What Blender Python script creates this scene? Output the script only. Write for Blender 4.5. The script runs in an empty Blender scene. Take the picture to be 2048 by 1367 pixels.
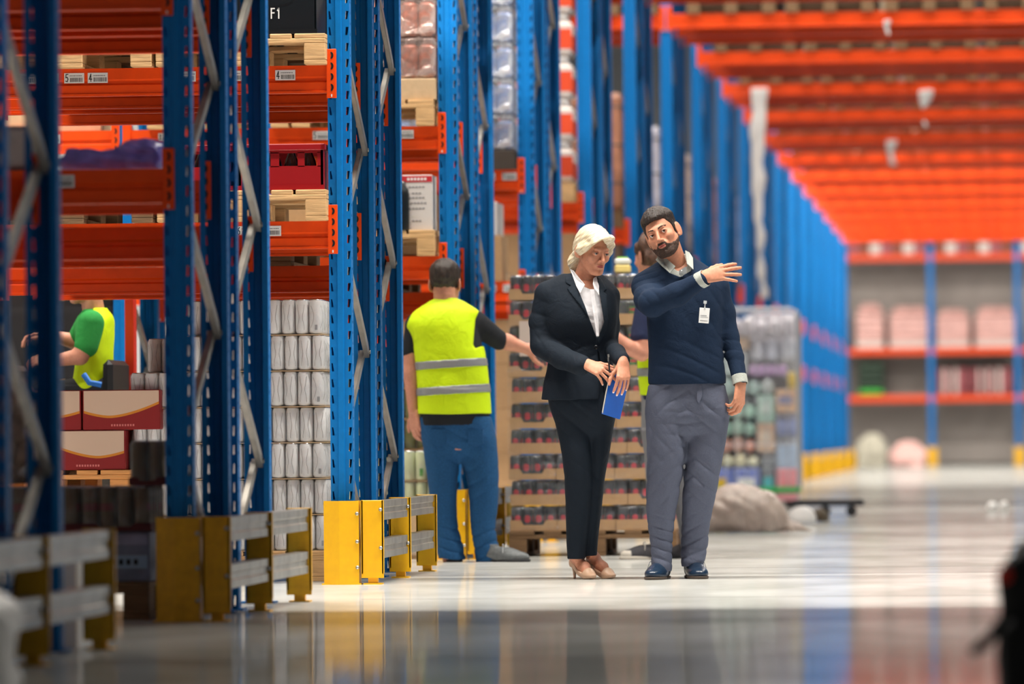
import bpy, math, random
import numpy as np
from mathutils import Vector, Matrix
R_ = random.Random(7)
S = bpy.context.scene
COL = S.collection

# ------------------------------------------------------------------ camera, world, exposure, lights
FPX = 11378.0; CXP, CYP = 1024.0, 683.5
VPX, VPY, ROLL, HC = 2000.0, 886.0, 0.009, 0.673
ca, sa = math.cos(ROLL), math.sin(ROLL)
_x = (VPX - CXP) / FPX; _y = -(VPY - CYP) / FPX
ux, uy = _x*ca - _y*sa, _x*sa + _y*ca          # direction of +Y in the unrolled camera
_n = math.sqrt(ux*ux + uy*uy + 1)
# unrolled camera: yaw then pitch
pitch = math.asin(max(-1, min(1, -uy/_n)))
yaw = math.atan2(ux, 1.0)                       # camera looks to the left of +Y
fwd = Vector((-math.sin(yaw)*math.cos(pitch), math.cos(yaw)*math.cos(pitch), math.sin(pitch)))
rgt = Vector((math.cos(yaw), math.sin(yaw), 0)); upv = rgt.cross(fwd)
R2 = rgt*ca - upv*sa; U2 = rgt*sa + upv*ca
R2, U2 = rgt*ca + upv*(-sa), rgt*sa + upv*ca
CAMP = Vector((0, 0, HC))
cam_d = bpy.data.cameras.new('camera'); cam = bpy.data.objects.new('camera', cam_d); COL.objects.link(cam)
M = Matrix((( R2.x, U2.x, -fwd.x, 0), (R2.y, U2.y, -fwd.y, 0), (R2.z, U2.z, -fwd.z, HC), (0, 0, 0, 1)))
cam.matrix_world = M
cam_d.sensor_width = 36.0; cam_d.lens = FPX*36.0/2048
cam_d.clip_start = 0.5; cam_d.clip_end = 400
cam_d.dof.use_dof = True; cam_d.dof.focus_distance = 27.0; cam_d.dof.aperture_fstop = 2.6
S.camera = cam
def P(px, py, d):
    """world point at pixel px, py on the plane Y = d"""
    v = R2*((px-CXP)/FPX) + U2*(-(py-CYP)/FPX) + fwd
    return CAMP + v*(d/v.y)
def G(px, py):
    v = R2*((px-CXP)/FPX) + U2*(-(py-CYP)/FPX) + fwd
    return CAMP + v*(-HC/v.z)
def PX(p):
    v = Vector(p)-CAMP; z = v.dot(fwd)
    return (CXP + FPX*v.dot(R2)/z, CYP - FPX*v.dot(U2)/z)

S.view_settings.view_transform = 'Standard'; S.view_settings.look = 'None'
S.view_settings.exposure = 1.66; S.view_settings.gamma = 1.0
S.view_settings.use_curve_mapping = False
S.cycles.diffuse_bounces = 2; S.cycles.transparent_max_bounces = 16
w = bpy.data.worlds.new('world'); S.world = w; w.use_nodes = True
w.node_tree.nodes['Background'].inputs[0].default_value = (0.86, 0.93, 1.0, 1)
w.node_tree.nodes['Background'].inputs[1].default_value = 0.024

X0 = -3.133          # left edge of the end uprights
PITCH = 5.28
def DN(n): return 21.2 + PITCH*(n-2)
ZL = (1.70, 2.43, 4.61); ZB = (1.53, 2.42, 4.61)
def lamp(n, watts, color=(1, .95, .87)):
    l = bpy.data.lights.new('aisle_lamp', 'AREA'); l.shape = 'RECTANGLE'; l.size = 13.0; l.size_y = 0.35
    l.energy = watts; l.color = color
    o = bpy.data.objects.new('aisle_lamp', l); COL.objects.link(o)
    o.location = (-1.5, DN(n)+2.35+(PITCH-2.35)/2, 9.6)
    return o
LAMPW = {-1: 12, 0: 9, 1: 2, 2: 880, 3: 600, 4: 430, 5: 330, 6: 230, 7: 360, 8: 130, 9: 270, 10: 130, 11: 130}
for n in range(-1, 20):
    lamp(n, LAMPW.get(n, 520))

# ------------------------------------------------------------------ materials
MATS = {}
def srgb(r, g, b):
    f = lambda c: (c/255/12.92) if c/255 <= .04045 else ((c/255+.055)/1.055)**2.4
    return (f(r), f(g), f(b), 1)
def mat(name, col, rough=.5, metal=0, bump=0, scale=20, var=0, spec=.5, alpha=1, stretch=None, coat=0, bdist=.01, trans=0, folds=0):
    if name in MATS: return MATS[name]
    m = bpy.data.materials.new(name); m.use_nodes = True; nt = m.node_tree
    b = nt.nodes['Principled BSDF']; c = srgb(*col)
    b.inputs['Base Color'].default_value = c; b.inputs['Roughness'].default_value = rough
    b.inputs['Metallic'].default_value = metal; b.inputs['Specular IOR Level'].default_value = spec
    b.inputs['Alpha'].default_value = alpha; b.inputs['Coat Weight'].default_value = coat
    b.inputs['Transmission Weight'].default_value = trans
    if bump or var:
        tc = nt.nodes.new('ShaderNodeTexCoord'); mp = nt.nodes.new('ShaderNodeMapping')
        nt.links.new(tc.outputs['Object'], mp.inputs[0])
        if stretch: mp.inputs['Scale'].default_value = stretch
        no = nt.nodes.new('ShaderNodeTexNoise'); no.inputs['Scale'].default_value = scale; no.inputs['Detail'].default_value = 5
        nt.links.new(mp.outputs[0], no.inputs[0])
        if var:
            cr = nt.nodes.new('ShaderNodeMix'); cr.data_type = 'RGBA'
            cr.inputs[6].default_value = tuple(min(1, x*(1-var)) for x in c[:3])+(1,)
            cr.inputs[7].default_value = tuple(min(1, x*(1+var)) for x in c[:3])+(1,)
            mr = nt.nodes.new('ShaderNodeMapRange'); mr.inputs[1].default_value = .3; mr.inputs[2].default_value = .7
            nt.links.new(no.outputs[0], mr.inputs[0]); nt.links.new(mr.outputs[0], cr.inputs[0])
            nt.links.new(cr.outputs[2], b.inputs['Base Color'])
        if bump:
            bp = nt.nodes.new('ShaderNodeBump'); bp.inputs['Strength'].default_value = bump; bp.inputs['Distance'].default_value = bdist
            nt.links.new(no.outputs[0], bp.inputs['Height']); nt.links.new(bp.outputs[0], b.inputs['Normal'])
    if folds:
        tc2 = nt.nodes.new('ShaderNodeTexCoord'); n2 = nt.nodes.new('ShaderNodeTexNoise'); n2.inputs['Scale'].default_value = folds; n2.inputs['Detail'].default_value = 3; n2.inputs['Distortion'].default_value = 1.0
        nt.links.new(tc2.outputs['Object'], n2.inputs[0]); b2 = nt.nodes.new('ShaderNodeBump'); b2.inputs['Strength'].default_value = .3; b2.inputs['Distance'].default_value = .02
        nt.links.new(n2.outputs[0], b2.inputs['Height']); nt.links.new(bp.outputs[0], b2.inputs['Normal']); nt.links.new(b2.outputs[0], b.inputs['Normal'])
    MATS[name] = m; return m
BLUE = mat('blue_paint', (0, 116, 190), .45, 0, .05, 30, .06, spec=.3)
ORANGE = mat('orange_paint', (247, 78, 4), .38, 0, .04, 12, .06)
YELLOW = mat('yellow_paint', (255, 190, 0), .42, 0, .08, 25, .05)
YELLOW2 = mat('yellow_paint_dull', (214, 158, 0), .5, 0, .08, 25, .12)  # darker, more uneven yellow for the guards of the two nearest rows
GALV = mat('galvanised_steel', (176, 174, 166), .36, .75, .06, 9, .2)
BRACE = mat('brace_steel', (170, 165, 155), .4, .6, .05, 9, .18)
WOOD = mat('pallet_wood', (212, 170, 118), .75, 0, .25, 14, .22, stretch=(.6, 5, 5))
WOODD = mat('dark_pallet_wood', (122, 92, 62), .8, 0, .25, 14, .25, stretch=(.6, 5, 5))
WOODO = mat('orange_pallet_wood', (226, 158, 92), .75, 0, .2, 14, .18, stretch=(.6, 5, 5))
CARD = mat('cardboard', (186, 148, 106), .85, 0, .06, 30, .06)
CARDL = mat('light_cardboard', (206, 176, 138), .85, 0, .06, 30, .06)
DARK = mat('dark_steel', (28, 30, 34), .45, .2)
BLACKP = mat('black_plastic', (16, 24, 28), .32, 0, .05, 20)
REDP = mat('red_plastic', (150, 12, 20), .4, 0, .05, 20)
WHITEP = mat('white_paper', (235, 235, 232), .7)
INK = mat('black_ink', (20, 20, 22), .7)
INKG = mat('grey_ink', (110, 110, 115), .7)
CANW = mat('white_can', (232, 231, 230), .3, .0, .04, 20, .03, spec=.6)
CANLINE = mat('grey_can_print', (120, 112, 100), .4, .3)
CANTOP = mat('can_lid', (190, 190, 192), .25, .9)
CANTAN = mat('tan_can', (150, 128, 108), .35, .3)
CANDK = mat('dark_can', (44, 48, 58), .3, .3)
CANRED = mat('red_can_print', (196, 36, 58), .4, .1)
CANOL = mat('olive_can', (128, 124, 62), .35, .3)
CANGR = mat('green_can_print', (70, 150, 40), .45)
CANPALE = mat('pale_green_can', (214, 220, 176), .35, .2)
FILM = None
def film(name, alpha, tint=(235, 238, 242), bump=.9, scale=9, stretch=(1, 1, 1)):
    if name in MATS: return MATS[name]
    m = bpy.data.materials.new(name); m.use_nodes = True; nt = m.node_tree; nt.nodes.clear()
    out = nt.nodes.new('ShaderNodeOutputMaterial'); mx = nt.nodes.new('ShaderNodeMixShader')
    tr = nt.nodes.new('ShaderNodeBsdfTransparent'); gl = nt.nodes.new('ShaderNodeBsdfGlossy'); df = nt.nodes.new('ShaderNodeBsdfDiffuse')
    m2 = nt.nodes.new('ShaderNodeMixShader'); m2.inputs[0].default_value = .5
    gl.inputs[0].default_value = srgb(*tint); gl.inputs['Roughness'].default_value = .18; df.inputs[0].default_value = srgb(*tint)
    tc = nt.nodes.new('ShaderNodeTexCoord'); mp = nt.nodes.new('ShaderNodeMapping'); mp.inputs['Scale'].default_value = stretch
    no = nt.nodes.new('ShaderNodeTexNoise'); no.inputs['Scale'].default_value = scale; no.inputs['Detail'].default_value = 4; no.inputs['Distortion'].default_value = 1.2
    nt.links.new(tc.outputs['Object'], mp.inputs[0]); nt.links.new(mp.outputs[0], no.inputs[0])
    bp = nt.nodes.new('ShaderNodeBump'); bp.inputs['Strength'].default_value = bump; bp.inputs['Distance'].default_value = .03
    nt.links.new(no.outputs[0], bp.inputs['Height']); nt.links.new(bp.outputs[0], gl.inputs['Normal'])
    mr = nt.nodes.new('ShaderNodeMapRange'); mr.inputs[1].default_value = .4; mr.inputs[2].default_value = .72; mr.inputs[3].default_value = alpha*.45; mr.inputs[4].default_value = min(1, alpha*1.8)
    nt.links.new(no.outputs[0], mr.inputs[0]); nt.links.new(mr.outputs[0], mx.inputs[0])
    nt.links.new(gl.outputs[0], m2.inputs[1]); nt.links.new(df.outputs[0], m2.inputs[2])
    nt.links.new(tr.outputs[0], mx.inputs[1]); nt.links.new(m2.outputs[0], mx.inputs[2]); nt.links.new(mx.outputs[0], out.inputs[0])
    MATS[name] = m; return m
FILM = film('stretch_film', .28)
FILM2 = film('thick_stretch_film', .6)

# floor: polished concrete, a rough lacquer over grey screed
def floor_mat():
    m = bpy.data.materials.new('polished_concrete'); m.use_nodes = True; nt = m.node_tree; nt.nodes.clear()
    out = nt.nodes.new('ShaderNodeOutputMaterial'); mx = nt.nodes.new('ShaderNodeMixShader')
    df = nt.nodes.new('ShaderNodeBsdfDiffuse'); gl = nt.nodes.new('ShaderNodeBsdfGlossy')
    tc = nt.nodes.new('ShaderNodeTexCoord')
    mp = nt.nodes.new('ShaderNodeMapping'); mp.inputs['Scale'].default_value = (1.2, .5, 1); nt.links.new(tc.outputs['Object'], mp.inputs[0])
    no = nt.nodes.new('ShaderNodeTexNoise'); no.inputs['Scale'].default_value = 1.6; no.inputs['Detail'].default_value = 9; nt.links.new(mp.outputs[0], no.inputs[0])
    cr = nt.nodes.new('ShaderNodeMix'); cr.data_type = 'RGBA'; cr.inputs[6].default_value = srgb(172, 172, 166); cr.inputs[7].default_value = srgb(203, 203, 198)
    mr = nt.nodes.new('ShaderNodeMapRange'); mr.inputs[1].default_value = .35; mr.inputs[2].default_value = .65
    nt.links.new(no.outputs[0], mr.inputs[0]); nt.links.new(mr.outputs[0], cr.inputs[0]); nt.links.new(cr.outputs[2], df.inputs[0])
    gl.inputs[0].default_value = (.9, .9, .92, 1); gl.inputs['Roughness'].default_value = .06
    n2 = nt.nodes.new('ShaderNodeTexNoise'); n2.inputs['Scale'].default_value = 2.2; n2.inputs['Detail'].default_value = 2; nt.links.new(mp.outputs[0], n2.inputs[0])
    bp = nt.nodes.new('ShaderNodeBump'); bp.inputs['Strength'].default_value = .05; bp.inputs['Distance'].default_value = .004
    nt.links.new(n2.outputs[0], bp.inputs['Height']); nt.links.new(bp.outputs[0], gl.inputs['Normal'])
    m3 = nt.nodes.new('ShaderNodeMapRange'); m3.inputs[3].default_value = .38; m3.inputs[4].default_value = .50; nt.links.new(no.outputs[0], m3.inputs[0])
    nt.links.new(m3.outputs[0], mx.inputs[0]); nt.links.new(df.outputs[0], mx.inputs[1]); nt.links.new(gl.outputs[0], mx.inputs[2])
    nt.links.new(mx.outputs[0], out.inputs[0]); MATS['floor'] = m; return m
FLOOR = floor_mat()

# ------------------------------------------------------------------ mesh helpers
class MB:
    def __init__(s): s.v = []; s.f = []; s.m = []; s.sm = []; s.mats = []
    def mi(s, m):
        if m not in s.mats: s.mats.append(m)
        return s.mats.index(m)
    def add(s, verts, faces, m, smooth=False, mtx=None):
        o = len(s.v)
        if mtx is not None: verts = [mtx @ Vector(v) for v in verts]
        s.v += [tuple(v) for v in verts]; k = s.mi(m)
        for f in faces: s.f.append(tuple(i+o for i in f)); s.m.append(k); s.sm.append(smooth)
        return s
    def box(s, x0, x1, y0, y1, z0, z1, m, c=0, mtx=None):
        if x1 < x0: x0, x1 = x1, x0
        if y1 < y0: y0, y1 = y1, y0
        if z1 < z0: z0, z1 = z1, z0
        if c <= 0:
            v = [(x, y, z) for z in (z0, z1) for y in (y0, y1) for x in (x0, x1)]
            f = [(0, 2, 3, 1), (4, 5, 7, 6), (0, 1, 5, 4), (2, 6, 7, 3), (0, 4, 6, 2), (1, 3, 7, 5)]
            return s.add(v, f, m, False, mtx)
        c = min(c, (x1-x0)/2.01, (y1-y0)/2.01, (z1-z0)/2.01)      # chamfered box
        v = []; idx = {}
        for i, X in enumerate((x0, x1)):
            for j, Y in enumerate((y0, y1)):
                for k, Z in enumerate((z0, z1)):
                    sx, sy, sz = (1, -1)[i]*c, (1, -1)[j]*c, (1, -1)[k]*c
                    for a, p in enumerate(((X, Y+sy, Z+sz), (X+sx, Y, Z+sz), (X+sx, Y+sy, Z))):
                        idx[(i, j, k, a)] = len(v); v.append(p)
        f = []
        for i in (0, 1):
            f.append([idx[(i, j, k, 0)] for j, k in ((0, 0), (1, 0), (1, 1), (0, 1))][::1 if i else -1])
            f.append([idx[(a, i, b, 1)] for a, b in ((0, 0), (0, 1), (1, 1), (1, 0))][::1 if i else -1])
            f.append([idx[(a, b, i, 2)] for a, b in ((0, 0), (1, 0), (1, 1), (0, 1))][::1 if i else -1])
        for a in (0, 1):
            for b in (0, 1):
                f.append([idx[(a, b, 0, 0)], idx[(a, b, 1, 0)], idx[(a, b, 1, 1)], idx[(a, b, 0, 1)]])
                f.append([idx[(a, 0, b, 0)], idx[(a, 1, b, 0)], idx[(a, 1, b, 2)], idx[(a, 0, b, 2)]])
                f.append([idx[(0, a, b, 1)], idx[(1, a, b, 1)], idx[(1, a, b, 2)], idx[(0, a, b, 2)]])
                for k in (0, 1): f.append([idx[(a, b, k, 0)], idx[(a, b, k, 1)], idx[(a, b, k, 2)]])
        ctr = Vector(((x0+x1)/2, (y0+y1)/2, (z0+z1)/2)); g = []
        for q in f:
            a, b_, c_ = (Vector(v[i]) for i in q[:3]); n = (b_-a).cross(c_-a)
            g.append(q if n.dot(sum((Vector(v[i]) for i in q), Vector())/len(q)-ctr) > 0 else q[::-1])
        return s.add(v, g, m, False, mtx)
    def ext(s, poly, axis, a, b, m, mtx=None, smooth=False):
        """extrude a 2D polygon along axis from a to b ('x': poly in y,z; 'y': x,z; 'z': x,y)"""
        n = len(poly)
        def mk(p, t): return {'x': (t, p[0], p[1]), 'y': (p[0], t, p[1]), 'z': (p[0], p[1], t)}[axis]
        v = [mk(p, a) for p in poly]+[mk(p, b) for p in poly]
        s.add(v, [tuple(range(n))[::-1], tuple(range(n, 2*n))], m, False, mtx)
        return s.add(v, [(i, (i+1) % n, n+(i+1) % n, n+i) for i in range(n)], m, smooth, mtx)
    def tube(s, pts, r, m, seg=10, closed=False):
        pts = [Vector(p) for p in pts]; n = len(pts); v = []; f = []
        rr = r if isinstance(r, (list, tuple)) else [r]*n
        prev = None
        for i, p in enumerate(pts):
            t = (pts[(i+1) % n]-pts[i-1]) if closed else (pts[min(i+1, n-1)]-pts[max(i-1, 0)])
            t.normalize()
            a = prev if prev is not None else (Vector((0, 0, 1)) if abs(t.z) < .9 else Vector((1, 0, 0)))
            a = (a-t*a.dot(t)).normalized(); prev = a; b = t.cross(a)
            for k in range(seg):
                th = 2*math.pi*k/seg; v.append(p+(a*math.cos(th)+b*math.sin(th))*rr[i])
        for i in range(n if closed else n-1):
            j = (i+1) % n
            for k in range(seg): f.append((i*seg+k, i*seg+(k+1) % seg, j*seg+(k+1) % seg, j*seg+k))
        s.add(v, f, m, True)
        if not closed:
            s.add(v[:seg], [tuple(range(seg))[::-1]], m); s.add(v[-seg:], [tuple(range(seg))], m)
        return s
    def lathe(s, prof, m, seg=14, c=(0, 0, 0), mtx=None, smooth=True, mfn=None):
        v = []; n = len(prof)
        for r, z in prof:
            for k in range(seg):
                th = 2*math.pi*k/seg; v.append((c[0]+r*math.cos(th), c[1]+r*math.sin(th), c[2]+z))
        for i in range(n-1):
            s.add([], [], m)
        if mtx is not None: v = [mtx @ Vector(q) for q in v]
        o = len(s.v); s.v += [tuple(q) for q in v]
        for i in range(n-1):
            for k in range(seg):
                mm = mfn(i, k) if mfn else m
                s.f.append((o+i*seg+k, o+i*seg+(k+1) % seg, o+(i+1)*seg+(k+1) % seg, o+(i+1)*seg+k)); s.m.append(s.mi(mm)); s.sm.append(smooth)
        if prof[-1][0] > 1e-6: s.f.append(tuple(o+(n-1)*seg+k for k in range(seg))); s.m.append(s.mi(m)); s.sm.append(False)
        if prof[0][0] > 1e-6: s.f.append(tuple(o+k for k in range(seg))[::-1]); s.m.append(s.mi(m)); s.sm.append(False)
        return s
    def mesh(s, name):
        me = bpy.data.meshes.new(name); me.from_pydata(s.v, [], s.f)
        for m in s.mats: me.materials.append(m)
        me.polygons.foreach_set('material_index', s.m); me.polygons.foreach_set('use_smooth', s.sm)
        me.update(); return me
    def build(s, name, parent=None, loc=None, label=None):
        return link(name, s.mesh(name), parent, loc, label)
def link(name, me, parent=None, loc=None, label=None):
    o = bpy.data.objects.new(name, me); COL.objects.link(o)
    if parent is not None: o.parent = parent
    if loc is not None: o.location = loc
    if label: o['label'] = label
    return o
def thing(name, label, cat, loc=(0, 0, 0), rz=0, group=None):
    o = bpy.data.objects.new(name, None); COL.objects.link(o); o.empty_display_size = .1
    o.location = loc; o.rotation_euler = (0, 0, rz); o['label'] = label; o['category'] = cat
    if group: o['group'] = group
    return o
def tag(o, label, cat, group=None, kind=None):
    o['label'] = label; o['category'] = cat
    if group: o['group'] = group
    if kind: o['kind'] = kind
    return o
KIDS = {}
def dup(root, loc=None, rz=None, label=None, group=None):
    if root.name not in KIDS: KIDS[root.name] = [(c, list(c.children)) for c in root.children]
    r = root.copy(); COL.objects.link(r)
    if loc is not None: r.location = loc
    if rz is not None: r.rotation_euler = (0, 0, rz)
    if label: r['label'] = label
    if group: r['group'] = group
    for ch, gs in KIDS[root.name]:
        c = ch.copy(); COL.objects.link(c); c.parent = r
        for g in gs:
            d = g.copy(); COL.objects.link(d); d.parent = c
    return r
class Proto:
    """first call returns the prototype itself, later calls copies of it"""
    def __init__(s, make): s.make = make; s.root = None
    def __call__(s, loc, label, rz=0, group=None):
        if s.root is None:
            s.root = s.make(); o = s.root; o.location = loc; o.rotation_euler = (0, 0, rz); o['label'] = label
            if group: o['group'] = group
            bpy.context.view_layer.update() if False else None
            return o
        o = dup(s.root, loc, rz, label)
        if group: o['group'] = group
        elif 'group' in o: del o['group']
        return o
ORD = ['nearest', 'second', 'third', 'fourth', 'fifth', 'sixth', 'seventh', 'eighth', 'ninth', 'tenth', 'eleventh', 'twelfth', 'thirteenth']
def struct(o): o['kind'] = 'structure'; return o

# ------------------------------------------------------------------ setting
b = MB(); b.box(-14, 12, -6, 133, -.2, 0, FLOOR); struct(b.build('floor'))
WALL = mat('grey_wall', (150, 150, 150), .8, 0, .05, 3, .04)
b = MB(); b.box(-14, 12, 133, 133.2, 0, 10.4, WALL); struct(b.build('wall_back'))
CEIL = mat('ceiling_panels', (90, 90, 92), .8, 0, .05, 3, .03)
b = MB(); b.box(-14, 12, -6, 133.2, 10.4, 10.6, CEIL)
for k in range(14): b.box(-14, 12, 2+k*10, 2.3+k*10, 10.0, 10.4, CEIL)
struct(b.build('ceiling'))
b = MB(); b.box(-14.2, -14, -6, 133.2, 0, 10.4, WALL); struct(b.build('wall_left'))
# sawn expansion joints in the screed
JOINT = mat('joint_filler', (120, 116, 108), .7)
k = 0
for d in (23.9, 29.2, 34.4, 39.8, 45.0, 55.6, 66.2):
    k += 1
    b = MB(); b.box(-2.7, 6, d-.006, d+.006, -.02, .0006, JOINT); struct(b.build('trim_%d' % k))

# ------------------------------------------------------------------ rack uprights
UW, UD = .105, .075      # upright width and depth
def plate_with_slots(b, x0, x1, z0, z1, zs, y, sx0, sx1, lean, holes=True):
    """strip of front plate x0..x1 with one slot per .075"""
    z = z0; p = .075
    while z < z1-1e-6:
        zn = min(z+p, z1)
        if z < zs and holes:
            a, c = z+.02, z+.058
            V = [(x0, y, z), (x1, y, z), (x1, y, zn), (x0, y, zn), (sx0, y, a), (sx1, y, a), (sx1-lean, y, c), (sx0-lean*.4, y, c)]
            b.add(V, [(0, 1, 5, 4), (1, 2, 6, 5), (2, 3, 7, 6), (3, 0, 4, 7)], BLUE)
        else:
            zn = z1 if z >= zs or not holes else zn
            b.add([(x0, y, z), (x1, y, z), (x1, y, zn), (x0, y, zn)], [(0, 1, 2, 3)], BLUE)
        z = zn
def upright_mesh(H, hs, flip=False):
    b = MB(); s = 1
    def q(pts):
        for (xa, ya), (xb, yb) in zip(pts[:-1], pts[1:]): b.add([(xa, ya, 0), (xb, yb, 0), (xb, yb, H), (xa, ya, H)], [(0, 1, 2, 3)], BLUE)
    plate_with_slots(b, 0, .036, 0, H, hs, 0, .010, .020, .006)
    q([(.036, 0), (.040, -.007), (.065, -.007), (.069, 0)])
    plate_with_slots(b, .069, UW, 0, H, hs, 0, .086, .096, -.006)
    # right flank with round-ish holes, returns and inner lips
    z = 0
    while z < H-1e-6:
        zn = z+.05 if z < hs else H
        if z < hs:
            a, c = z+.019, z+.031
            for Xs in (UW, 0):
                V = [(Xs, 0, z), (Xs, UD, z), (Xs, UD, zn), (Xs, 0, zn), (Xs, .030, a), (Xs, .044, a), (Xs, .044, c), (Xs, .030, c)]
                b.add(V, [(0, 1, 5, 4), (1, 2, 6, 5), (2, 3, 7, 6), (3, 0, 4, 7)], BLUE)
        else:
            for Xs in (UW, 0): b.add([(Xs, 0, z), (Xs, UD, z), (Xs, UD, zn), (Xs, 0, zn)], [(0, 1, 2, 3)], BLUE)
        z = zn
    q([(UW, UD), (UW-.022, UD), (UW-.022, UD-.012)]); q([(0, UD), (.022, UD), (.022, UD-.012)])
    me = b.mesh('upright'); return me
HUP = 9.0
UP_NEAR = upright_mesh(HUP, 4.2); UP_FAR = upright_mesh(HUP, 0)
FD = 1.05   # frame depth
def zig_segments(first, H):
    """zig-zag nodes: first frame meets the rear upright at 1.09+.98k, second at 1.56+.98k"""
    z = 1.09 if first else 1.56; z -= .98*2
    out = []
    while z < H:
        out.append((z, z+.49, 1)); out.append((z+.49, z+.98, 0)); z += .98   # 1: rear->front going up
    return out
def brace_mesh(rise):
    b = MB(); L = math.hypot(FD-UD-.03, rise-.03)
    # channel 42 x 24 along local y
    b.box(-.012, .012, 0, L, .019, .021, BRACE); b.box(-.012, .012, 0, L, -.021, -.019, BRACE); b.box(.010, .012, 0, L, -.021, .021, BRACE)
    b.box(-.012, -.010, 0, L, .010, .021, BRACE); b.box(-.012, -.010, 0, L, -.021, -.010, BRACE)
    return b.mesh('brace'), L
BR, BRL = brace_mesh(.49)
bb = MB(); bb.lathe([(0, -.004), (.011, -.004), (.011, .004), (0, .004)], GALV, 8, mtx=Matrix.Rotation(math.pi/2, 4, 'Y')); BOLT = bb.mesh('bolt')
bb = MB(); bb.box(-.02, UW+.02, -.03, UD+.02, 0, .008, BLUE); FOOT = bb.mesh('foot_plate')
def make_frame(near, first, bracetop, bolts):
    def mk():
        r = thing('rack_upright', 'x', 'rack upright')
        me = UP_NEAR if near else UP_FAR
        link('post', me, r)
        u = link('post', me, r, (UW, FD, 0)); u.rotation_euler = (0, 0, math.pi)
        link('foot_plate', FOOT, r); link('foot_plate', FOOT, r, (0, FD-UD, 0))
        for za, zb, up in zig_segments(first, bracetop):
            if zb < .1 or za < -.2: continue
            ya, yb = (FD-.05, .05) if up else (.05, FD-.05)
            o = link('brace', BR, r, (UW*.5+(.012 if up else -.012), ya, max(za, .02)))
            dy, dz = yb-ya, zb-za; o.rotation_euler = (math.atan2(dz, dy), 0, 0)
            o.scale = (1, math.hypot(dy, dz)/BRL, 1)
            if bolts: link('bolt', BOLT, o, (.016, .02, 0)); 
        return r
    return Proto(mk)
fr = {(k, f): make_frame(k, f, 4.6 if k else 5.0, k) for k in (True, False) for f in (True, False)}
def frames(n, x, side):
    near = n <= 5 and side == 'end'; d = DN(n)
    where = {'end': 'at the row end by the cross aisle', 'inner': 'one bay in from the row end', 'right': 'standing right of the cross aisle'}[side]
    for k, first in enumerate((True, False)):
        y = d if k == 0 else d+FD+.2
        half = 'front' if k == 0 else 'rear'
        if n <= 13: lab = '%s, %s frame of the %s rack row' % ({'end': 'blue rack frame at the row end', 'inner': 'blue rack frame one bay in', 'right': 'blue rack frame right of the cross aisle'}[side], half, ORD[n-1]); g = None
        else: lab = 'tall blue rack frame of the distant rows, %s' % where; g = 'distant blue rack frames '+where
        fr[(near, first)]((x, y, 0), lab, 0, g)
for n in range(1, 20):
    frames(n, X0, 'end')
for n in (4, 5): frames(n, X0-1.85, 'inner')
XR = .75
for n in range(7, 20): frames(n, XR, 'right')

# ------------------------------------------------------------------ beams
hook = MB(); hook.ext([(math.cos(t)*.013, math.sin(t)*.017) for t in [math.pi*k/6-math.pi/2 for k in range(7)]]+[(-.001+.004*math.cos(t), math.sin(t)*.013) for t in (math.pi/2, 0, -math.pi/2)], 'y', -.0015, 0, DARK)  # dark crescent laid on the connector as the shade inside a hole
def connector_mesh(right):
    b = MB(); s = 1 if right else -1
    x0, x1 = (0, .044) if right else (-.044, 0)
    b.box(x0, x1, -.004, 0, -.155, .075, ORANGE, .0015)
    xe = x0 if right else x1
    b.box(xe-.002, xe+.002, -.004, .05, -.155, .075, ORANGE)
    b.box(x0+.018, x0+.024, -.0055, -.004, -.15, -.137, WHITEP)
    return b.mesh('connector')
CONR, CONL = connector_mesh(True), connector_mesh(False)
HOOK = hook.mesh('hook_hole_shade')
BEAMM = {}
def beam_mesh(L, h=.13):
    if (L, h) in BEAMM: return BEAMM[(L, h)]
    b = MB()
    prof = [(0, 0), (0, -.052), (.010, -.060), (.010, -.072), (0, -.080), (0, -h+.012), (-.006, -h+.010), (-.006, -h), (.05, -h), (.05, 0)]
    b.ext(prof, 'x', 0, L, ORANGE); BEAMM[(L, h)] = b.mesh('beam_body'); return BEAMM[(L, h)]
DIGITS = {  # strokes on a 0..1 x 0..1 grid
    '1': [((.3, .8), (.55, 1)), ((.55, 1), (.55, 0))], '2': [((.1, .85), (.3, 1)), ((.3, 1), (.7, 1)), ((.7, 1), (.85, .75)), ((.85, .75), (.1, 0)), ((.1, 0), (.9, 0))],
    '3': [((.1, 1), (.85, 1)), ((.85, 1), (.4, .6)), ((.4, .6), (.8, .5)), ((.8, .5), (.85, .15)), ((.85, .15), (.5, 0)), ((.5, 0), (.1, .1))],
    '4': [((.65, 1), (.1, .3)), ((.1, .3), (.95, .3)), ((.65, 1), (.65, 0))], '5': [((.85, 1), (.2, 1)), ((.2, 1), (.15, .55)), ((.15, .55), (.6, .6)), ((.6, .6), (.88, .35)), ((.88, .35), (.6, 0)), ((.6, 0), (.1, .08))],
    '6': [((.8, 1), (.3, .75)), ((.3, .75), (.12, .3)), ((.12, .3), (.4, 0)), ((.4, 0), (.85, .15)), ((.85, .15), (.85, .45)), ((.85, .45), (.5, .6)), ((.5, .6), (.15, .4))],
    '7': [((.1, 1), (.9, 1)), ((.9, 1), (.4, 0))], 'F': [((.1, 0), (.1, 1)), ((.1, 1), (.8, 1)), ((.1, .55), (.7, .55))], '8': [((.5, .55), (.15, .8)), ((.15, .8), (.5, 1)), ((.5, 1), (.85, .8)), ((.85, .8), (.5, .55)), ((.5, .55), (.1, .25)), ((.1, .25), (.5, 0)), ((.5, 0), (.9, .25)), ((.9, .25), (.5, .55))]}
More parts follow.
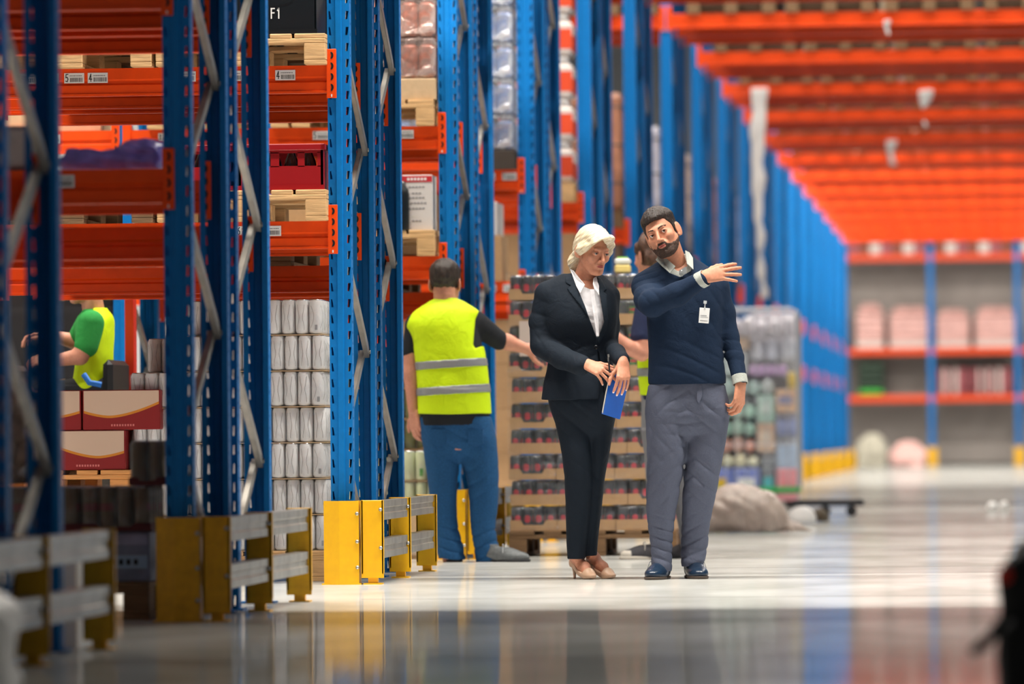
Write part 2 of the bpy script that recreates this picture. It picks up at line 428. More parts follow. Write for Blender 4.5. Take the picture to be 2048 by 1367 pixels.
def stroke(b, p, q, t, y, m):
    dx, dz = q[0]-p[0], q[1]-p[1]; L = math.hypot(dx, dz); nx, nz = -dz/L*t/2, dx/L*t/2; ex, ez = dx/L*t/2, dz/L*t/2
    V = [(p[0]-ex+nx, y, p[1]-ez+nz), (p[0]-ex-nx, y, p[1]-ez-nz), (q[0]+ex-nx, y, q[1]+ez-nz), (q[0]+ex+nx, y, q[1]+ez+nz)]
    b.add(V, [(0, 1, 2, 3)], m)
def glyphs(b, text, x, z, w_, h_, t, y, m):
    for i, c in enumerate(text):
        for p, q in DIGITS.get(c, []):
            stroke(b, (x+i*w_*1.3+p[0]*w_, z+p[1]*h_), (x+i*w_*1.3+q[0]*w_, z+q[1]*h_), t, y-.0002*(i % 2), m)
def label_mesh(digit, seed):
    r = random.Random(seed); b = MB(); b.box(0, .095, -.0015, 0, 0, .048, WHITEP)
    if digit: glyphs(b, digit, .006, .008, .014, .034, .004, -.0019, INK)
    x = .028
    while x < .088:
        wd = r.choice((.0011, .0018, .0026)); b.box(x, x+wd, -.0018, -.0014, .006, .026, INK); x += wd+r.choice((.0012, .002))
    x = .026
    while x < .084:
        wd = r.choice((.003, .005, .007)); b.box(x, x+wd, -.0018, -.0014, .033, .037, INKG); x += wd+.0018
    return b.mesh('barcode_label')
LABM = {c: label_mesh(c, ord(c)) for c in '145678'}
def beam(n, x0, L, y, z, label, group=None, cons='LR', labels=()):
    r = thing('rack_beam', label, 'rack beam', (x0, y, z), 0, group); r['kind'] = 'thing'
    link('beam_body', beam_mesh(L), r, (0, 0, 0))
    if 'R' in cons:
        c = link('connector', CONR, r, (L, -.008, 0))
        if n <= 6:
            for k in range(4): link('hook_hole_shade', HOOK, c, (.018, -.004, .045-k*.05))
    if 'L' in cons: link('connector', CONL, r, (0, -.008, 0))
    for px, dg in labels: link('barcode_label', LABM[dg], r, (px-x0, -.0015 if True else 0, -.068))
    return r
LB = 1.85-UW
def nm(n): return ORD[n-1] if n <= 13 else 'distant'
LABELS = {(3, 1): [(-6, '6')], }
for n in range(1, 20):
    d = DN(n); xb = X0-LB
    ys = [(d-.003, 'front', ZL), (d+FD-.055, 'second', ZL), (d+FD+.2-.003, 'third', ZB), (d+2*FD+.2-.055, 'rearmost', ZB)]
    for (y, wh, Z) in ys:
        for li, z in enumerate(Z[:2]):
            if n >= 8 and wh != 'front': continue
            if n == 1 and li == 1 and wh != 'front': pass
            lv = ('lower', 'upper')[li]
            labs = []
            if wh == 'front':
                if n == 3 and li == 1:
                    labs = [(P(px, 180, d).x, dg) for px, dg in ((33, '7'), (78, '6'), (129, '5'), (176, '4'), (352, '6'), (445, '5'), (551, '4'))]
                if n == 3 and li == 0: labs = [(P(px, 180, d).x, dg) for px, dg in ((106, '6'), (470, '6'), (520, '5'))]
                if n == 4: labs = [(P(px, 180, d).x, dg) for px, dg in ((88, '6'), (127, '5'), (168, '4'), (316, '8'), (625, '5'), (793, '4'))][:6 if li else 2]
                if n == 2: labs = [(P(px, 180, d).x, dg) for px, dg in ((98, '5'), (200, '4'))][:1 if li == 0 else 2]
                if n == 5: labs = [(P(px, 180, d).x, dg) for px, dg in ((960, '4'), (1003, '5'))]
            if n <= 13: lab, g = 'orange %s-level beam on the %s posts of the %s rack row' % (lv, wh, nm(n)), None
            else: lab, g = 'orange beam end showing between the posts of the distant left rack rows', 'distant left beams'
            xe = xb
            beam(n, xe, LB, y, z, lab, g, 'LR' if wh in ('front', 'third') else 'LR', [q for q in labs if xe < q[0] < xe+LB-.1])
    for b_ in ((1,) if n in (4, 5) else ()):
        for li, z in enumerate(ZL[:2]):
            beam(n, xb-1.85, LB, d-.003, z, 'orange %s-level front beam of the second bay in the %s rack row' % (('lower', 'upper')[li], nm(n)), None, 'LR',
                 [(xb-.5, '5')])
    # top level and bridge over the cross aisle
    for (y, wh, Z) in ys:
        if n == 1 : continue
        if n <= 13: lab, g = 'orange top-level beam on the %s uprights of the %s rack row' % (wh, nm(n)), None
        else: lab, g = 'orange top-level beam left of the aisle in the distant rows', 'distant top-level beams'
        if n in range(2, 9): beam(9, xb, LB, y, Z[2], lab, g)
    if n >= 2:
        x1 = X0+UW; L = XR-x1
        for (y, wh, Z) in ys:
            if n <= 13: lab, g = 'orange bridge beam over the cross aisle, %s of four on the %s rack row' % ({'front': 'nearest', 'second': 'second', 'third': 'third', 'rearmost': 'rearmost'}[wh], nm(n)), None
            else: lab, g = 'long orange bridge beam over the cross aisle in the distant rows', 'distant bridge beams'
            beam(9, x1, L, y, Z[2], lab, g)
for n in range(2, 7): frames(n, XR, 'right')

# ------------------------------------------------------------------ distance-field modelling (bodies, cloth, bags)
def smin(a, b, k):
    if k <= 0: return np.minimum(a, b)
    h = np.clip(.5+.5*(b-a)/k, 0, 1); return b*(1-h)+a*h-k*h*(1-h)
class Field:
    def __init__(s, lo, hi, res):
        s.lo = np.array(lo, float); s.res = res
        s.n = np.maximum(4, np.ceil((np.array(hi)-s.lo)/res).astype(int)+1)
        s.ax = [s.lo[i]+np.arange(s.n[i])*res for i in range(3)]
        s.D = np.full(s.n, .2, np.float32)
    def sl(s, lo, hi):
        r = []
        for i in range(3):
            a = int(max(0, math.floor((lo[i]-s.lo[i])/s.res))); b = int(min(s.n[i], math.ceil((hi[i]-s.lo[i])/s.res)+1)); r.append((a, b))
        return r
    def grid(s, r): return (s.ax[0][r[0][0]:r[0][1], None, None], s.ax[1][None, r[1][0]:r[1][1], None], s.ax[2][None, None, r[2][0]:r[2][1]])
    def apply(s, fn, lo, hi, k=0, op='u', pad=None):
        pad = (k+.03) if pad is None else pad
        r = s.sl([v-pad for v in lo], [v+pad for v in hi])
        if any(b <= a for a, b in r): return s
        X, Y, Z = s.grid(r); d = fn(X, Y, Z).astype(np.float32)
        v = s.D[r[0][0]:r[0][1], r[1][0]:r[1][1], r[2][0]:r[2][1]]
        if op == 'u': v[...] = smin(v, d, k)
        elif op == 's': v[...] = -smin(-v, d, k)
        elif op == 'i': v[...] = -smin(-v, -d, k)
        return s
    def cone(s, p, q, r1, r2, k=.01, flat=None, ff=1, op='u'):
        p = np.array(p, float); q = np.array(q, float); R = max(r1, r2)*max(1, ff)
        def fn(X, Y, Z):
            dx, dy, dz = q-p; L = max(dx*dx+dy*dy+dz*dz, 1e-12)
            t = np.clip(((X-p[0])*dx+(Y-p[1])*dy+(Z-p[2])*dz)/L, 0, 1)
            ex, ey, ez = X-p[0]-t*dx, Y-p[1]-t*dy, Z-p[2]-t*dz
            if flat is not None:
                f = np.array(flat, float); f /= np.linalg.norm(f); c = (ex*f[0]+ey*f[1]+ez*f[2])*(1/ff-1)
                ex, ey, ez = ex+c*f[0], ey+c*f[1], ez+c*f[2]
            return np.sqrt(ex*ex+ey*ey+ez*ez)-(r1+(r2-r1)*t)
        return s.apply(fn, np.minimum(p, q)-R, np.maximum(p, q)+R, k, op)
    def chain(s, pts, rs, k=.01, flat=None, ff=1):
        for i in range(len(pts)-1): s.cone(pts[i], pts[i+1], rs[i], rs[i+1], k, flat, ff)
        return s
    def ell(s, c, r, k=.01, op='u', rot=None):
        c = np.array(c, float); r = np.array(r, float); M_ = None if rot is None else np.array(rot)
        def fn(X, Y, Z):
            x, y, z = X-c[0], Y-c[1], Z-c[2]
            if M_ is not None: x, y, z = (M_[0][i]*x+M_[1][i]*y+M_[2][i]*z for i in range(3))
            if M_ is not None: pass
            a = np.sqrt((x/r[0])**2+(y/r[1])**2+(z/r[2])**2); b = np.sqrt((x/r[0]**2)**2+(y/r[1]**2)**2+(z/r[2]**2)**2)
            return a*(a-1)/np.maximum(b, 1e-6)
        R = r if rot is None else np.full(3, r.max())
        return s.apply(fn, c-R, c+R, k, op)
    def box(s, c, h, rd=.01, k=.01, op='u', rot=None):
        c = np.array(c, float); h = np.array(h, float)
        def fn(X, Y, Z):
            x, y, z = X-c[0], Y-c[1], Z-c[2]
            if rot is not None: x, y, z = (rot[0][i]*x+rot[1][i]*y+rot[2][i]*z for i in range(3))
            a, b, e = np.abs(x)-h[0]+rd, np.abs(y)-h[1]+rd, np.abs(z)-h[2]+rd
            return np.sqrt(np.maximum(a, 0)**2+np.maximum(b, 0)**2+np.maximum(e, 0)**2)+np.minimum(np.maximum(a, np.maximum(b, e)), 0)-rd
        R = h if rot is None else np.full(3, np.linalg.norm(h))
        return s.apply(fn, c-R, c+R, k, op)
    def loft(s, sec, k=.02, p=2.3, op='u', off=0.0):
        """sec: (z, cx, cy, a, b) rows; elliptic sections stacked along z"""
        sec = sorted(sec); z = np.array([q[0] for q in sec]); zz = np.linspace(z[0], z[-1], 160)
        cols = []
        for i in range(1, 5):
            v = np.array([q[i] for q in sec]); m = np.gradient(v, z) if len(z) > 2 else np.full(len(z), (v[-1]-v[0])/(z[-1]-z[0]))
            j = np.clip(np.searchsorted(z, zz)-1, 0, len(z)-2); h = z[j+1]-z[j]; t = (zz-z[j])/h
            cols.append((2*t**3-3*t**2+1)*v[j]+(t**3-2*t**2+t)*h*m[j]+(-2*t**3+3*t**2)*v[j+1]+(t**3-t**2)*h*m[j+1])
        def fn(X, Y, Z):
            cx, cy, a, b = (np.interp(Z, zz, c) for c in cols); a = np.maximum(a-off, .004); b = np.maximum(b-off, .004)
            u = (np.abs(X-cx)/a)**p+(np.abs(Y-cy)/b)**p
            d = (np.maximum(u, 1e-9)**(1/p)-1)*np.minimum(a, b)
            return np.maximum(d, np.maximum(z[0]-Z, Z-z[-1]))
        cx, cy, a, b = cols
        return s.apply(fn, ((cx-a).min(), (cy-b).min(), z[0]), ((cx+a).max(), (cy+b).max(), z[-1]), k, op)
    def disp(s, fn): 
        X, Y, Z = s.grid([(0, n) for n in s.n]); s.D += fn(X, Y, Z).astype(np.float32); return s
    def copy(s):
        f = Field.__new__(Field); f.lo, f.res, f.n, f.ax, f.D = s.lo, s.res, s.n, s.ax, s.D.copy(); return f
    def mesh(s, name, mats, mfn=None, xf=None, into=None):
        D = s.D; D = D.copy(); D[0] = D[-1] = .1; D[:, 0] = D[:, -1] = .1; D[:, :, 0] = D[:, :, -1] = .1
        nx, ny, nz = D.shape; S_ = D < 0
        cnt = np.zeros((nx-1, ny-1, nz-1), np.int8); acc = np.zeros((3, nx-1, ny-1, nz-1), np.float32)
        quads = []
        for a in range(3):
            o = [slice(None)]*3; p_ = [slice(None)]*3; o[a] = slice(0, -1); p_[a] = slice(1, None)
            d0, d1 = D[tuple(o)], D[tuple(p_)]; cr = S_[tuple(o)] != S_[tuple(p_)]
            ii = np.argwhere(cr); dd0 = d0[cr]; dd1 = d1[cr]; t = dd0/(dd0-dd1)
            b, c = [(1, 2), (2, 0), (0, 1)][a]; neg = S_[tuple(o)][cr]
            ok = (ii[:, b] > 0) & (ii[:, c] > 0) & (ii[:, b] < D.shape[b]-1) & (ii[:, c] < D.shape[c]-1)
            ii, t, neg = ii[ok], t[ok], neg[ok]; cells = []
            for ob, oc in ((0, 0), (-1, 0), (-1, -1), (0, -1)):
                q = ii.copy(); q[:, b] += ob; q[:, c] += oc; cells.append(q)
                np.add.at(cnt, tuple(q.T), 1); pos = np.zeros((3, len(q)), np.float32); pos[a] = t; pos[b] = -ob; pos[c] = -oc
                for e in range(3): np.add.at(acc[e], tuple(q.T), pos[e])
            Q = np.stack(cells, 1); Q[~neg] = Q[~neg][:, ::-1]; quads.append(Q)
        act = cnt > 0; idx = np.full(act.shape, -1, np.int64); cell = np.argwhere(act); idx[act] = np.arange(len(cell))
        V = cell+(acc[:, act]/cnt[act]).T; V = s.lo+V*s.res
        Q = np.concatenate(quads); Fc = idx[Q[..., 0], Q[..., 1], Q[..., 2]]
        mi = np.zeros(len(Fc), np.int32)
        if mfn is not None:
            c = V[Fc].mean(1); mi = mfn(c[:, 0], c[:, 1], c[:, 2]).astype(np.int32)
        if xf is not None: A = np.array(xf); V = V@A[:3, :3].T+A[:3, 3]
        if into is not None: into.append((V, Fc, mi, mats)); return None
        return mesh_np(name, [(V, Fc, mi, mats)])
def mesh_np(name, parts):
    vs, fs, ms, mats = [], [], [], []; o = 0
    for V, Fc, mi, mm in parts:
        mp = []
        for m in mm:
            if m not in mats: mats.append(m)
            mp.append(mats.index(m))
        vs.append(V); fs.append(Fc+o); ms.append(np.array(mp)[mi]); o += len(V)
    V = np.concatenate(vs); Fc = np.concatenate(fs); mi = np.concatenate(ms)
    me = bpy.data.meshes.new(name); me.vertices.add(len(V)); me.vertices.foreach_set('co', V.astype(np.float32).ravel())
    me.loops.add(Fc.size); me.loops.foreach_set('vertex_index', Fc.astype(np.int32).ravel())
    me.polygons.add(len(Fc)); me.polygons.foreach_set('loop_start', np.arange(0, Fc.size, 4, dtype=np.int32))
    try: me.polygons.foreach_set('loop_total', np.full(len(Fc), 4, np.int32))
    except Exception: pass
    for m in mats: me.materials.append(m)
    me.polygons.foreach_set('material_index', mi.astype(np.int32)); me.polygons.foreach_set('use_smooth', np.ones(len(Fc), bool))
    me.update(calc_edges=True); me.validate(); return me
def waves(seed, n, kmin, kmax, amp, aniso=(1, 1, 1), sharp=False):
    r = np.random.RandomState(seed); ks = []
    for _ in range(n):
        v = r.normal(size=3)*np.array(aniso); v /= np.linalg.norm(v); ks.append((v*r.uniform(kmin, kmax), r.uniform(0, 6.28)))
    def fn(X, Y, Z):
        t = 0
        for k, ph in ks:
            w_ = np.sin(k[0]*X+k[1]*Y+k[2]*Z+ph); t = t+((1-2*np.abs(w_)) if sharp else w_)
        return t*(amp/n**.5)
    return fn

# ------------------------------------------------------------------ yellow guards at the row ends
def guard_mesh(dull):
    m = YELLOW2 if dull else YELLOW
    b = MB(); h = .39; t = .006; w_ = .165
    pts = [(0, .10), (0, .012), (.075, -.012), (w_, 0), (w_, .10)]
    for (xa, ya), (xb, yb) in zip(pts[:-1], pts[1:]):
        v = [(xa, ya, 0), (xb, yb, 0), (xb, yb, h), (xa, ya, h)]; dx, dy = xb-xa, yb-ya; L = math.hypot(dx, dy); nx, ny = -dy/L*t, dx/L*t
        v += [(x+nx, y+ny, z) for x, y, z in v]
        b.add(v, [(0, 1, 2, 3), (7, 6, 5, 4), (3, 2, 6, 7), (0, 4, 5, 1), (0, 3, 7, 4), (1, 5, 6, 2)], m)
    b.box(-.01, w_+.01, .0, .07, 0, .006, m)
    return b.mesh('guard_plate')
GPL = {k: guard_mesh(k) for k in (True, False)}
bb = MB(); bb.lathe([(.013, 0), (.013, .008), (.007, .012), (.007, .02), (0, .02)], GALV, 8); ABOLT = bb.mesh('anchor_bolt')
bb = MB(); bb.lathe([(.009, 0), (.009, .007), (0, .009)], GALV, 8, mtx=Matrix.Rotation(math.pi/2, 4, 'X')); FBOLT = bb.mesh('face_bolt')
def rail_mesh(L):
    b = MB()
    prof = [(-.055, 0), (0, 0), (0, -.03), (-.006, -.034), (-.006, -.056), (0, -.06), (0, -.09), (-.03, -.09), (-.03, -.086), (-.006, -.086), (-.012, -.06), (-.012, -.03), (-.006, -.004), (-.055, -.004)]
    n = len(prof); v = [(x, 0, z) for x, z in prof]+[(x, L, z) for x, z in prof]
    b.add(v, [(i, (i+1) % n, n+(i+1) % n, n+i)[::-1] for i in range(n)]+[tuple(range(n)), tuple(range(n, 2*n))[::-1]], GALV)
    b.box(-.052, -.05, 0, L, -.04, 0, GALV)
    return b.mesh('rail')
RAIL = {L: rail_mesh(L) for L in (1.17, 1.27)}
def endplate(dull):
    m = YELLOW2 if dull else YELLOW; b = MB(); b.box(0, .105, 0, .008, .03, .392, m, .002); b.box(0, .008, 0, .05, .05, .392, m); b.box(.097, .105, 0, .03, .05, .392, m)
    b.box(.03, .075, .012, .05, .0, .05, m); b.box(.01, .095, -.01, .09, 0, .006, m)
    return b.mesh('barrier_plate')
EPL = {k: endplate(k) for k in (True, False)}
for n in range(1, 20):
    d = DN(n); dull = n in (1, 2)
    w_ = 'at the foot of the %s rack row' % nm(n) if n <= 13 else 'at the feet of the distant rack rows'
    g = thing('column_guard', 'folded yellow steel column guard '+w_, 'column guard', (X0-.02, d-.14, 0), 0, None if n <= 13 else 'distant yellow column guards')
    link('guard_plate', GPL[dull], g)
    for x in (.035, .13): link('anchor_bolt', ABOLT, g, (x, .045, .006))
    for z in (.08, .2, .33): link('face_bolt', FBOLT, g, (.158, .0, z))
    g = thing('end_barrier', 'yellow plate and silver rail barrier '+w_, 'barrier', (X0+.155, d-.13, 0), 0, None if n <= 13 else 'distant yellow end barriers')
    if n <= 8:
        for y in (0, 1.22, 2.5): link('barrier_plate', EPL[dull], g, (0, y, 0))
        for z in (.388, .21):
            link('rail', RAIL[1.17], g, (.092, .03, z)); link('rail', RAIL[1.27], g, (.092, 1.235, z))
            for y in (-.0, 1.22): link('face_bolt', FBOLT, g, (.092, y, z-.04))
    else:
        for y in (0, 2.5): link('barrier_plate', EPL[False], g, (0, y, 0))
        link('rail', RAIL[1.27], g, (.103, .03, .388)).scale = (1, 1.95, 1)

# ------------------------------------------------------------------ pallets
def pallet_parts(m, L=.8, W=1.2):
    """front face (width L) towards -Y, depth W"""
    def bx(name, sx, sy, sz):
        b = MB(); b.box(-sx/2, sx/2, -sy/2, sy/2, 0, sz, m, .003); return b.mesh(name)
    return {'wide': bx('deck_board', .145, W, .022), 'nar': bx('deck_board', .1, W, .022), 'str': bx('stringer', L, .145, .022),
            'blk': bx('block', .1, .145, .078), 'blkw': bx('block', .145, .145, .078), 'bot': bx('bottom_board', .1, W, .022), 'botw': bx('bottom_board', .145, W, .022)}
def make_pallet(m, L=.8, W=1.2):
    P_ = pallet_parts(m, L, W)
    def mk():
        r = thing('wooden_pallet', 'x', 'pallet'); rr = random.Random(3)
        xs = [-L/2+.0725, -L/4+.01, 0, L/4-.01, L/2-.0725]
        for i, x in enumerate(xs): link('deck_board', P_['wide' if i in (0, 2, 4) else 'nar'], r, (x, W/2+rr.uniform(-.004, .004), .122))
        for y in (.0725, W/2, W-.0725): link('stringer', P_['str'], r, (0, y, .1))
        for x in (-L/2+.05, 0, L/2-.05):
            for y in (.0725, W/2, W-.0725): link('block', P_['blkw' if x == 0 else 'blk'], r, (x, y, .022))
            link('bottom_board', P_['botw' if x == 0 else 'bot'], r, (x, W/2, 0))
        return r
    return Proto(mk)
def simple_pallet(m, L=.8, W=1.2):
    def mk():
        b = MB(); b.box(-L/2, L/2, 0, W, .1, .144, m)
        for x in (-L/2+.05, 0, L/2-.05): b.box(x-.06, x+.06, 0, W, 0, .022, m); b.box(x-.06, x+.06, 0, .145, .022, .1, m); b.box(x-.06, x+.06, W-.145, W, .022, .1, m)
        o = b.build('wooden_pallet'); o['category'] = 'pallet'; return o
    return Proto(mk)
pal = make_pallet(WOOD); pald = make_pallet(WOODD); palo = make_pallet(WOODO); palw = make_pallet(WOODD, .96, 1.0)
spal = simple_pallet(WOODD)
def atx(px, py, d): return P(px, py, d).x

# ------------------------------------------------------------------ cans and can packs
FILMC = film('can_shrink_film', .13)
def can_mesh(r, H, body, top, deco=None, seg=14):
    b = MB(); prof = [(r*.72, 0), (r*.82, .004), (r, .012), (r, H-.018), (r*.83, H-.004), (r*.83, H), (r*.76, H), (r*.74, H-.004), (0, H-.004)]
    b.lathe(prof, body, seg, mfn=lambda i, k: top if i >= 4 else body)
    if deco: deco(b, r, H)
    return b.mesh('can')
def strip(b, r, pts, wd, m):
    """thin printed line on the can, pts in (angle, z)"""
    R = r+.0006; v = []; n = len(pts)
    for i, (t, z) in enumerate(pts):
        t2, z2 = pts[min(i+1, n-1)]; t1, z1 = pts[max(i-1, 0)]; dt, dz = (t2-t1)*r, z2-z1; L = math.hypot(dt, dz); nt, nz = -dz/L*wd/2, dt/L*wd/2
        for s_ in (1, -1): a = t+s_*nt/r; v.append((R*math.sin(a), -R*math.cos(a), z+s_*nz))
    b.add(v, [(2*i, 2*i+1, 2*i+3, 2*i+2) for i in range(n-1)], m, True)
def deco_white(b, r, H):
    for o in (0, math.pi/2, math.pi, -math.pi/2):
        for s_ in (1, -1):
            pts = [(o+s_*(.50-.24*math.exp(-((q-.45)/.25)**2)+.05*math.sin(q*7)), .02+q*(H-.045)) for q in [i/12 for i in range(13)]]
            strip(b, r, pts, .0014, CANLINE)
def deco_bar(b, r, H):
    for o in (0, math.pi/2, math.pi, -math.pi/2):
        for k in range(5): strip(b, r, [(o+.2+k*.08, .02), (o+.2+k*.08, .045)], .0014, INKG)
        pts = [(o-.5+.9*math.sin(q*3.1)*.6, .03+q*(H-.06)) for q in [i/10 for i in range(11)]]
        strip(b, r, pts, .0013, CANLINE)
def patch(b, r, t0, t1, z0, z1, m, R=None):
    n = 4; R = r+.0005
    v = [(R*math.sin(t0+(t1-t0)*i/n), -R*math.cos(t0+(t1-t0)*i/n), z) for i in range(n+1) for z in (z0, z1)]
    b.add(v, [(2*i, 2*i+2, 2*i+3, 2*i+1) for i in range(n)], m, True)
def deco_red(b, r, H):
    for o in (0, math.pi/2, math.pi, -math.pi/2):
        n = 12; R = r+.0005; cz = .066; v = [(R*math.sin(o), -R*math.cos(o), cz)]
        for i in range(n):
            a = 2*math.pi*i/n; t = o+.62*math.cos(a); v.append((R*math.sin(t), -R*math.cos(t), cz+.022*math.sin(a)))
        b.add(v, [(0, 1+i, 1+(i+1) % n) for i in range(n)], CANRED, True)
def deco_green(b, r, H):
    for o in (0, math.pi/2, -math.pi/2): patch(b, r, o-.5, o+.4, H*.28, H*.5, CANGR)
def deco_leaf(b, r, H):
    for o in (0, math.pi/2, -math.pi/2): patch(b, r, o-.3, o+.3, H*.15, H*.4, CANGR)
RC, HCN = .0328, .167
CAN_W = can_mesh(RC, HCN, CANW, CANTOP, deco_white); CAN_W2 = can_mesh(RC, HCN, CANW, CANTOP, deco_bar)
CAN_D = can_mesh(.032, .136, CANDK, CANTOP, deco_red, 12); CAN_G = can_mesh(.032, .136, CANDK, CANTOP, lambda b, r, H: (patch(b, r, -.9, .9, .06, .1, mat('leaf_print', (60, 120, 50), .5)), patch(b, r, -.8, .8, .075, .09, CANRED)), 12)
CAN_O = can_mesh(RC, HCN, CANOL, CANTOP, deco_green, 12); CAN_P = can_mesh(RC, HCN, CANPALE, CANTOP, deco_leaf, 12)
CAN_T = can_mesh(RC, HCN, mat('maroon_can', (92, 74, 50), .35, .3), CANTOP, lambda b, r, H: patch(b, r, -1, 1, H*.45, H*.62, mat('maroon_print', (110, 32, 34), .5)), 12)
def pack_proto(nx, ny, cans, r=RC, h=HCN, wrap=True, edge_only=False, name='can_pack', tray=None, trayh=0):
    def mk():
        t = thing(name, 'x', 'tray of cans' if tray else 'can pack'); s = 2*r+.0007; rr = random.Random(nx*7+ny)
        z0 = .004 if not tray else .003
        for i in range(nx):
            for j in range(ny):
                if edge_only and 0 < i < nx-1 and 0 < j < ny-1: continue
                c = link('can', rr.choice(cans), t, ((i-(nx-1)/2)*s, (j+.5)*s, z0)); c.rotation_euler = (0, 0, rr.choice((0, math.pi/2, math.pi, -math.pi/2))+rr.uniform(-.35, .35))
        wx, wy = nx*s/2+.002, ny*s+.002
        if wrap:
            b = MB(); b.box(-wx, wx, -.002, wy, .003, h+.004, FILMC, .012); b.build('shrink_wrap', t)
        b = MB(); b.box(-wx, wx, -.001, wy, -.0005, .003, CARDL); b.build('base_sheet', t) if not tray else None
        if tray:
            b = MB(); e = .003; H = trayh
            def wall(pts, y0, y1, ax):  # outline with a shallow scooped middle
                b.ext(pts, ax, y0, y1, tray)
            sc = [(-wx, 0), (wx, 0), (wx, H), (wx*.55, H), (wx*.42, H*.55), (-wx*.42, H*.55), (-wx*.55, H), (-wx, H)]
            flat_ = [(-wx, 0), (wx, 0), (wx, H), (-wx, H)]
            b.ext(flat_ if nx == 5 else sc, 'y', -.004, -.001, tray); b.ext(flat_, 'y', wy, wy+.003, tray)
            b.box(-wx-e, -wx, -.004, wy, 0, H, tray); b.box(wx, wx+e, -.004, wy, 0, H, tray); b.box(-wx, wx, -.002, wy, 0, .002, tray)
            b.build('tray', t)
        return t
    return Proto(mk)
pk64 = pack_proto(6, 4, [CAN_W, CAN_W, CAN_W2]); pk46 = pack_proto(4, 6, [CAN_W, CAN_W2, CAN_W])
# big stack of white cans on the pallet of the third row
dS = 27.02; xr = atx(652, 1000, dS); s6, s4 = .399, .266
make_pallet(WOOD, .95, 1.0)((xr-.475, dS-.0, 0), 'pale wooden pallet on the floor carrying the tall stack of white cans')
lay = ['bottom', 'second', 'third', 'fourth', 'fifth', 'sixth', 'top']
patt = [(6, 4, 4), (4, 6, 4), (6, 4, 4), (4, 6, 4), (6, 4, 4), (4, 6), (6, 4)]
jit = [(.012, 0), (.006, .006), (0, 0), (.004, .01), (-.004, .0), (.0, .004), (-.014, .012)]
for L_, (pt, (jx, jy)) in enumerate(zip(patt, jit)):
    z = .145+L_*.172; x = xr+jx
    for c_, nx in enumerate(pt):
        wd = s6 if nx == 6 else s4
        pos = ['right', 'middle', 'left'][c_] if len(pt) == 3 else ['right', 'left'][c_]
        (pk64 if nx == 6 else pk46)((x-wd/2, dS+.01+jy+(.0 if not (L_ == 6 and c_ == 1) else .12), z), 'shrink-wrapped pack of white cans, %s layer of the white stack, %s column' % (lay[L_], pos))
        if c_ == 0:
            dd = .27 if nx == 6 else .4
            (pk64 if nx == 6 else pk46)((x-wd/2, dS+.015+jy+dd+.01, z), 'shrink-wrapped pack of white cans, %s layer of the white stack, behind the right column' % lay[L_])
        x -= wd+.004
pk46((xr-.80, dS+.5, .145+5*.172-.172*0), 'white can pack set back behind the left end of the white stack, upper one')
b = MB(); b.box(-.19, .19, 0, .4, 0, .86, CARD, .004); o = b.build('carton', None, (xr-.71, dS+.45, .144)); tag(o, 'plain brown carton behind the left columns of the white can stack', 'carton')

# stack of trays of dark cans behind the two managers
dT = 32.35; xl = atx(1021, 1000, dT)
palw((xl+.47, dT-.02, 0), 'dark worn pallet under the stack of trays with dark cans')
td = {(nx, g): pack_proto(nx, 6, [CAN_D] if not g else [CAN_G], .032, .136, True, True, 'can_tray', CARD, .062) for nx in (4, 5) for g in (0, 1)}
lay2 = ['bottom', 'second', 'third', 'fourth', 'fifth', 'sixth', 'seventh', 'eighth', 'ninth', 'top']
for L_ in range(10):
    z = .145+L_*.1465; x = xl+R_.uniform(-.01, .006)
    pt = (4, 5, 5) if L_ % 2 == 0 else (5, 5, 4)
    if L_ == 9: pt = (4, 5, 5)
    for c_, nx in enumerate(pt):
        wd = nx*.0647+.01; gcol = 1 if (L_ in (6, 7, 8) and c_ == 2) else 0
        nmz = ['left', 'middle', 'right'][c_]
        td[(nx, gcol)]((x+wd/2, dT+.01+R_.uniform(-.006, .006), z), 'cardboard tray of %s cans, %s layer of the tray stack, %s column' % ('green and red' if gcol else 'dark red-printed', lay2[L_], nmz))
        if c_ == 2: td[(nx, gcol)]((x+wd/2, dT+.43, z), 'cardboard tray of cans, %s layer of the tray stack, behind the right column' % lay2[L_])
        x += wd+.003
b = MB(); b.box(-.055, .055, -.004, 0, 0, .2, mat('pallet_note', (214, 196, 186), .6)); tag(b.build('delivery_note', None, (atx(1058, 640, dT), dT-.012, P(1058, 712, dT).z)), 'pale delivery note stuck on the left side of the tray stack', 'note')
o = MB().box(xl-.012, xl+.97, dT-.012, dT+.86, .15, 1.62, film('pallet_wrap', .06, scale=5, stretch=(1, 1, 3))).build('pallet_wrap'); tag(o, 'clear stretch film wound round the stack of can trays', 'stretch film')

b = MB(); b.box(-.045, .045, 0, .12, 0, .05, mat('yellow_pack', (250, 224, 140), .4), .01); b.box(-.045, .045, 0, .12, .05, .085, mat('white_pack', (238, 238, 226), .4), .01); b.box(-.03, .03, .02, .1, .084, .094, mat('green_pack_top', (120, 190, 70), .5), .003)
tag(b.build('food_package', None, (atx(1245, 560, dT+.1), dT+.08, .145+10*.1465+.002)), 'small yellow and white package with green top on the tray stack', 'package')
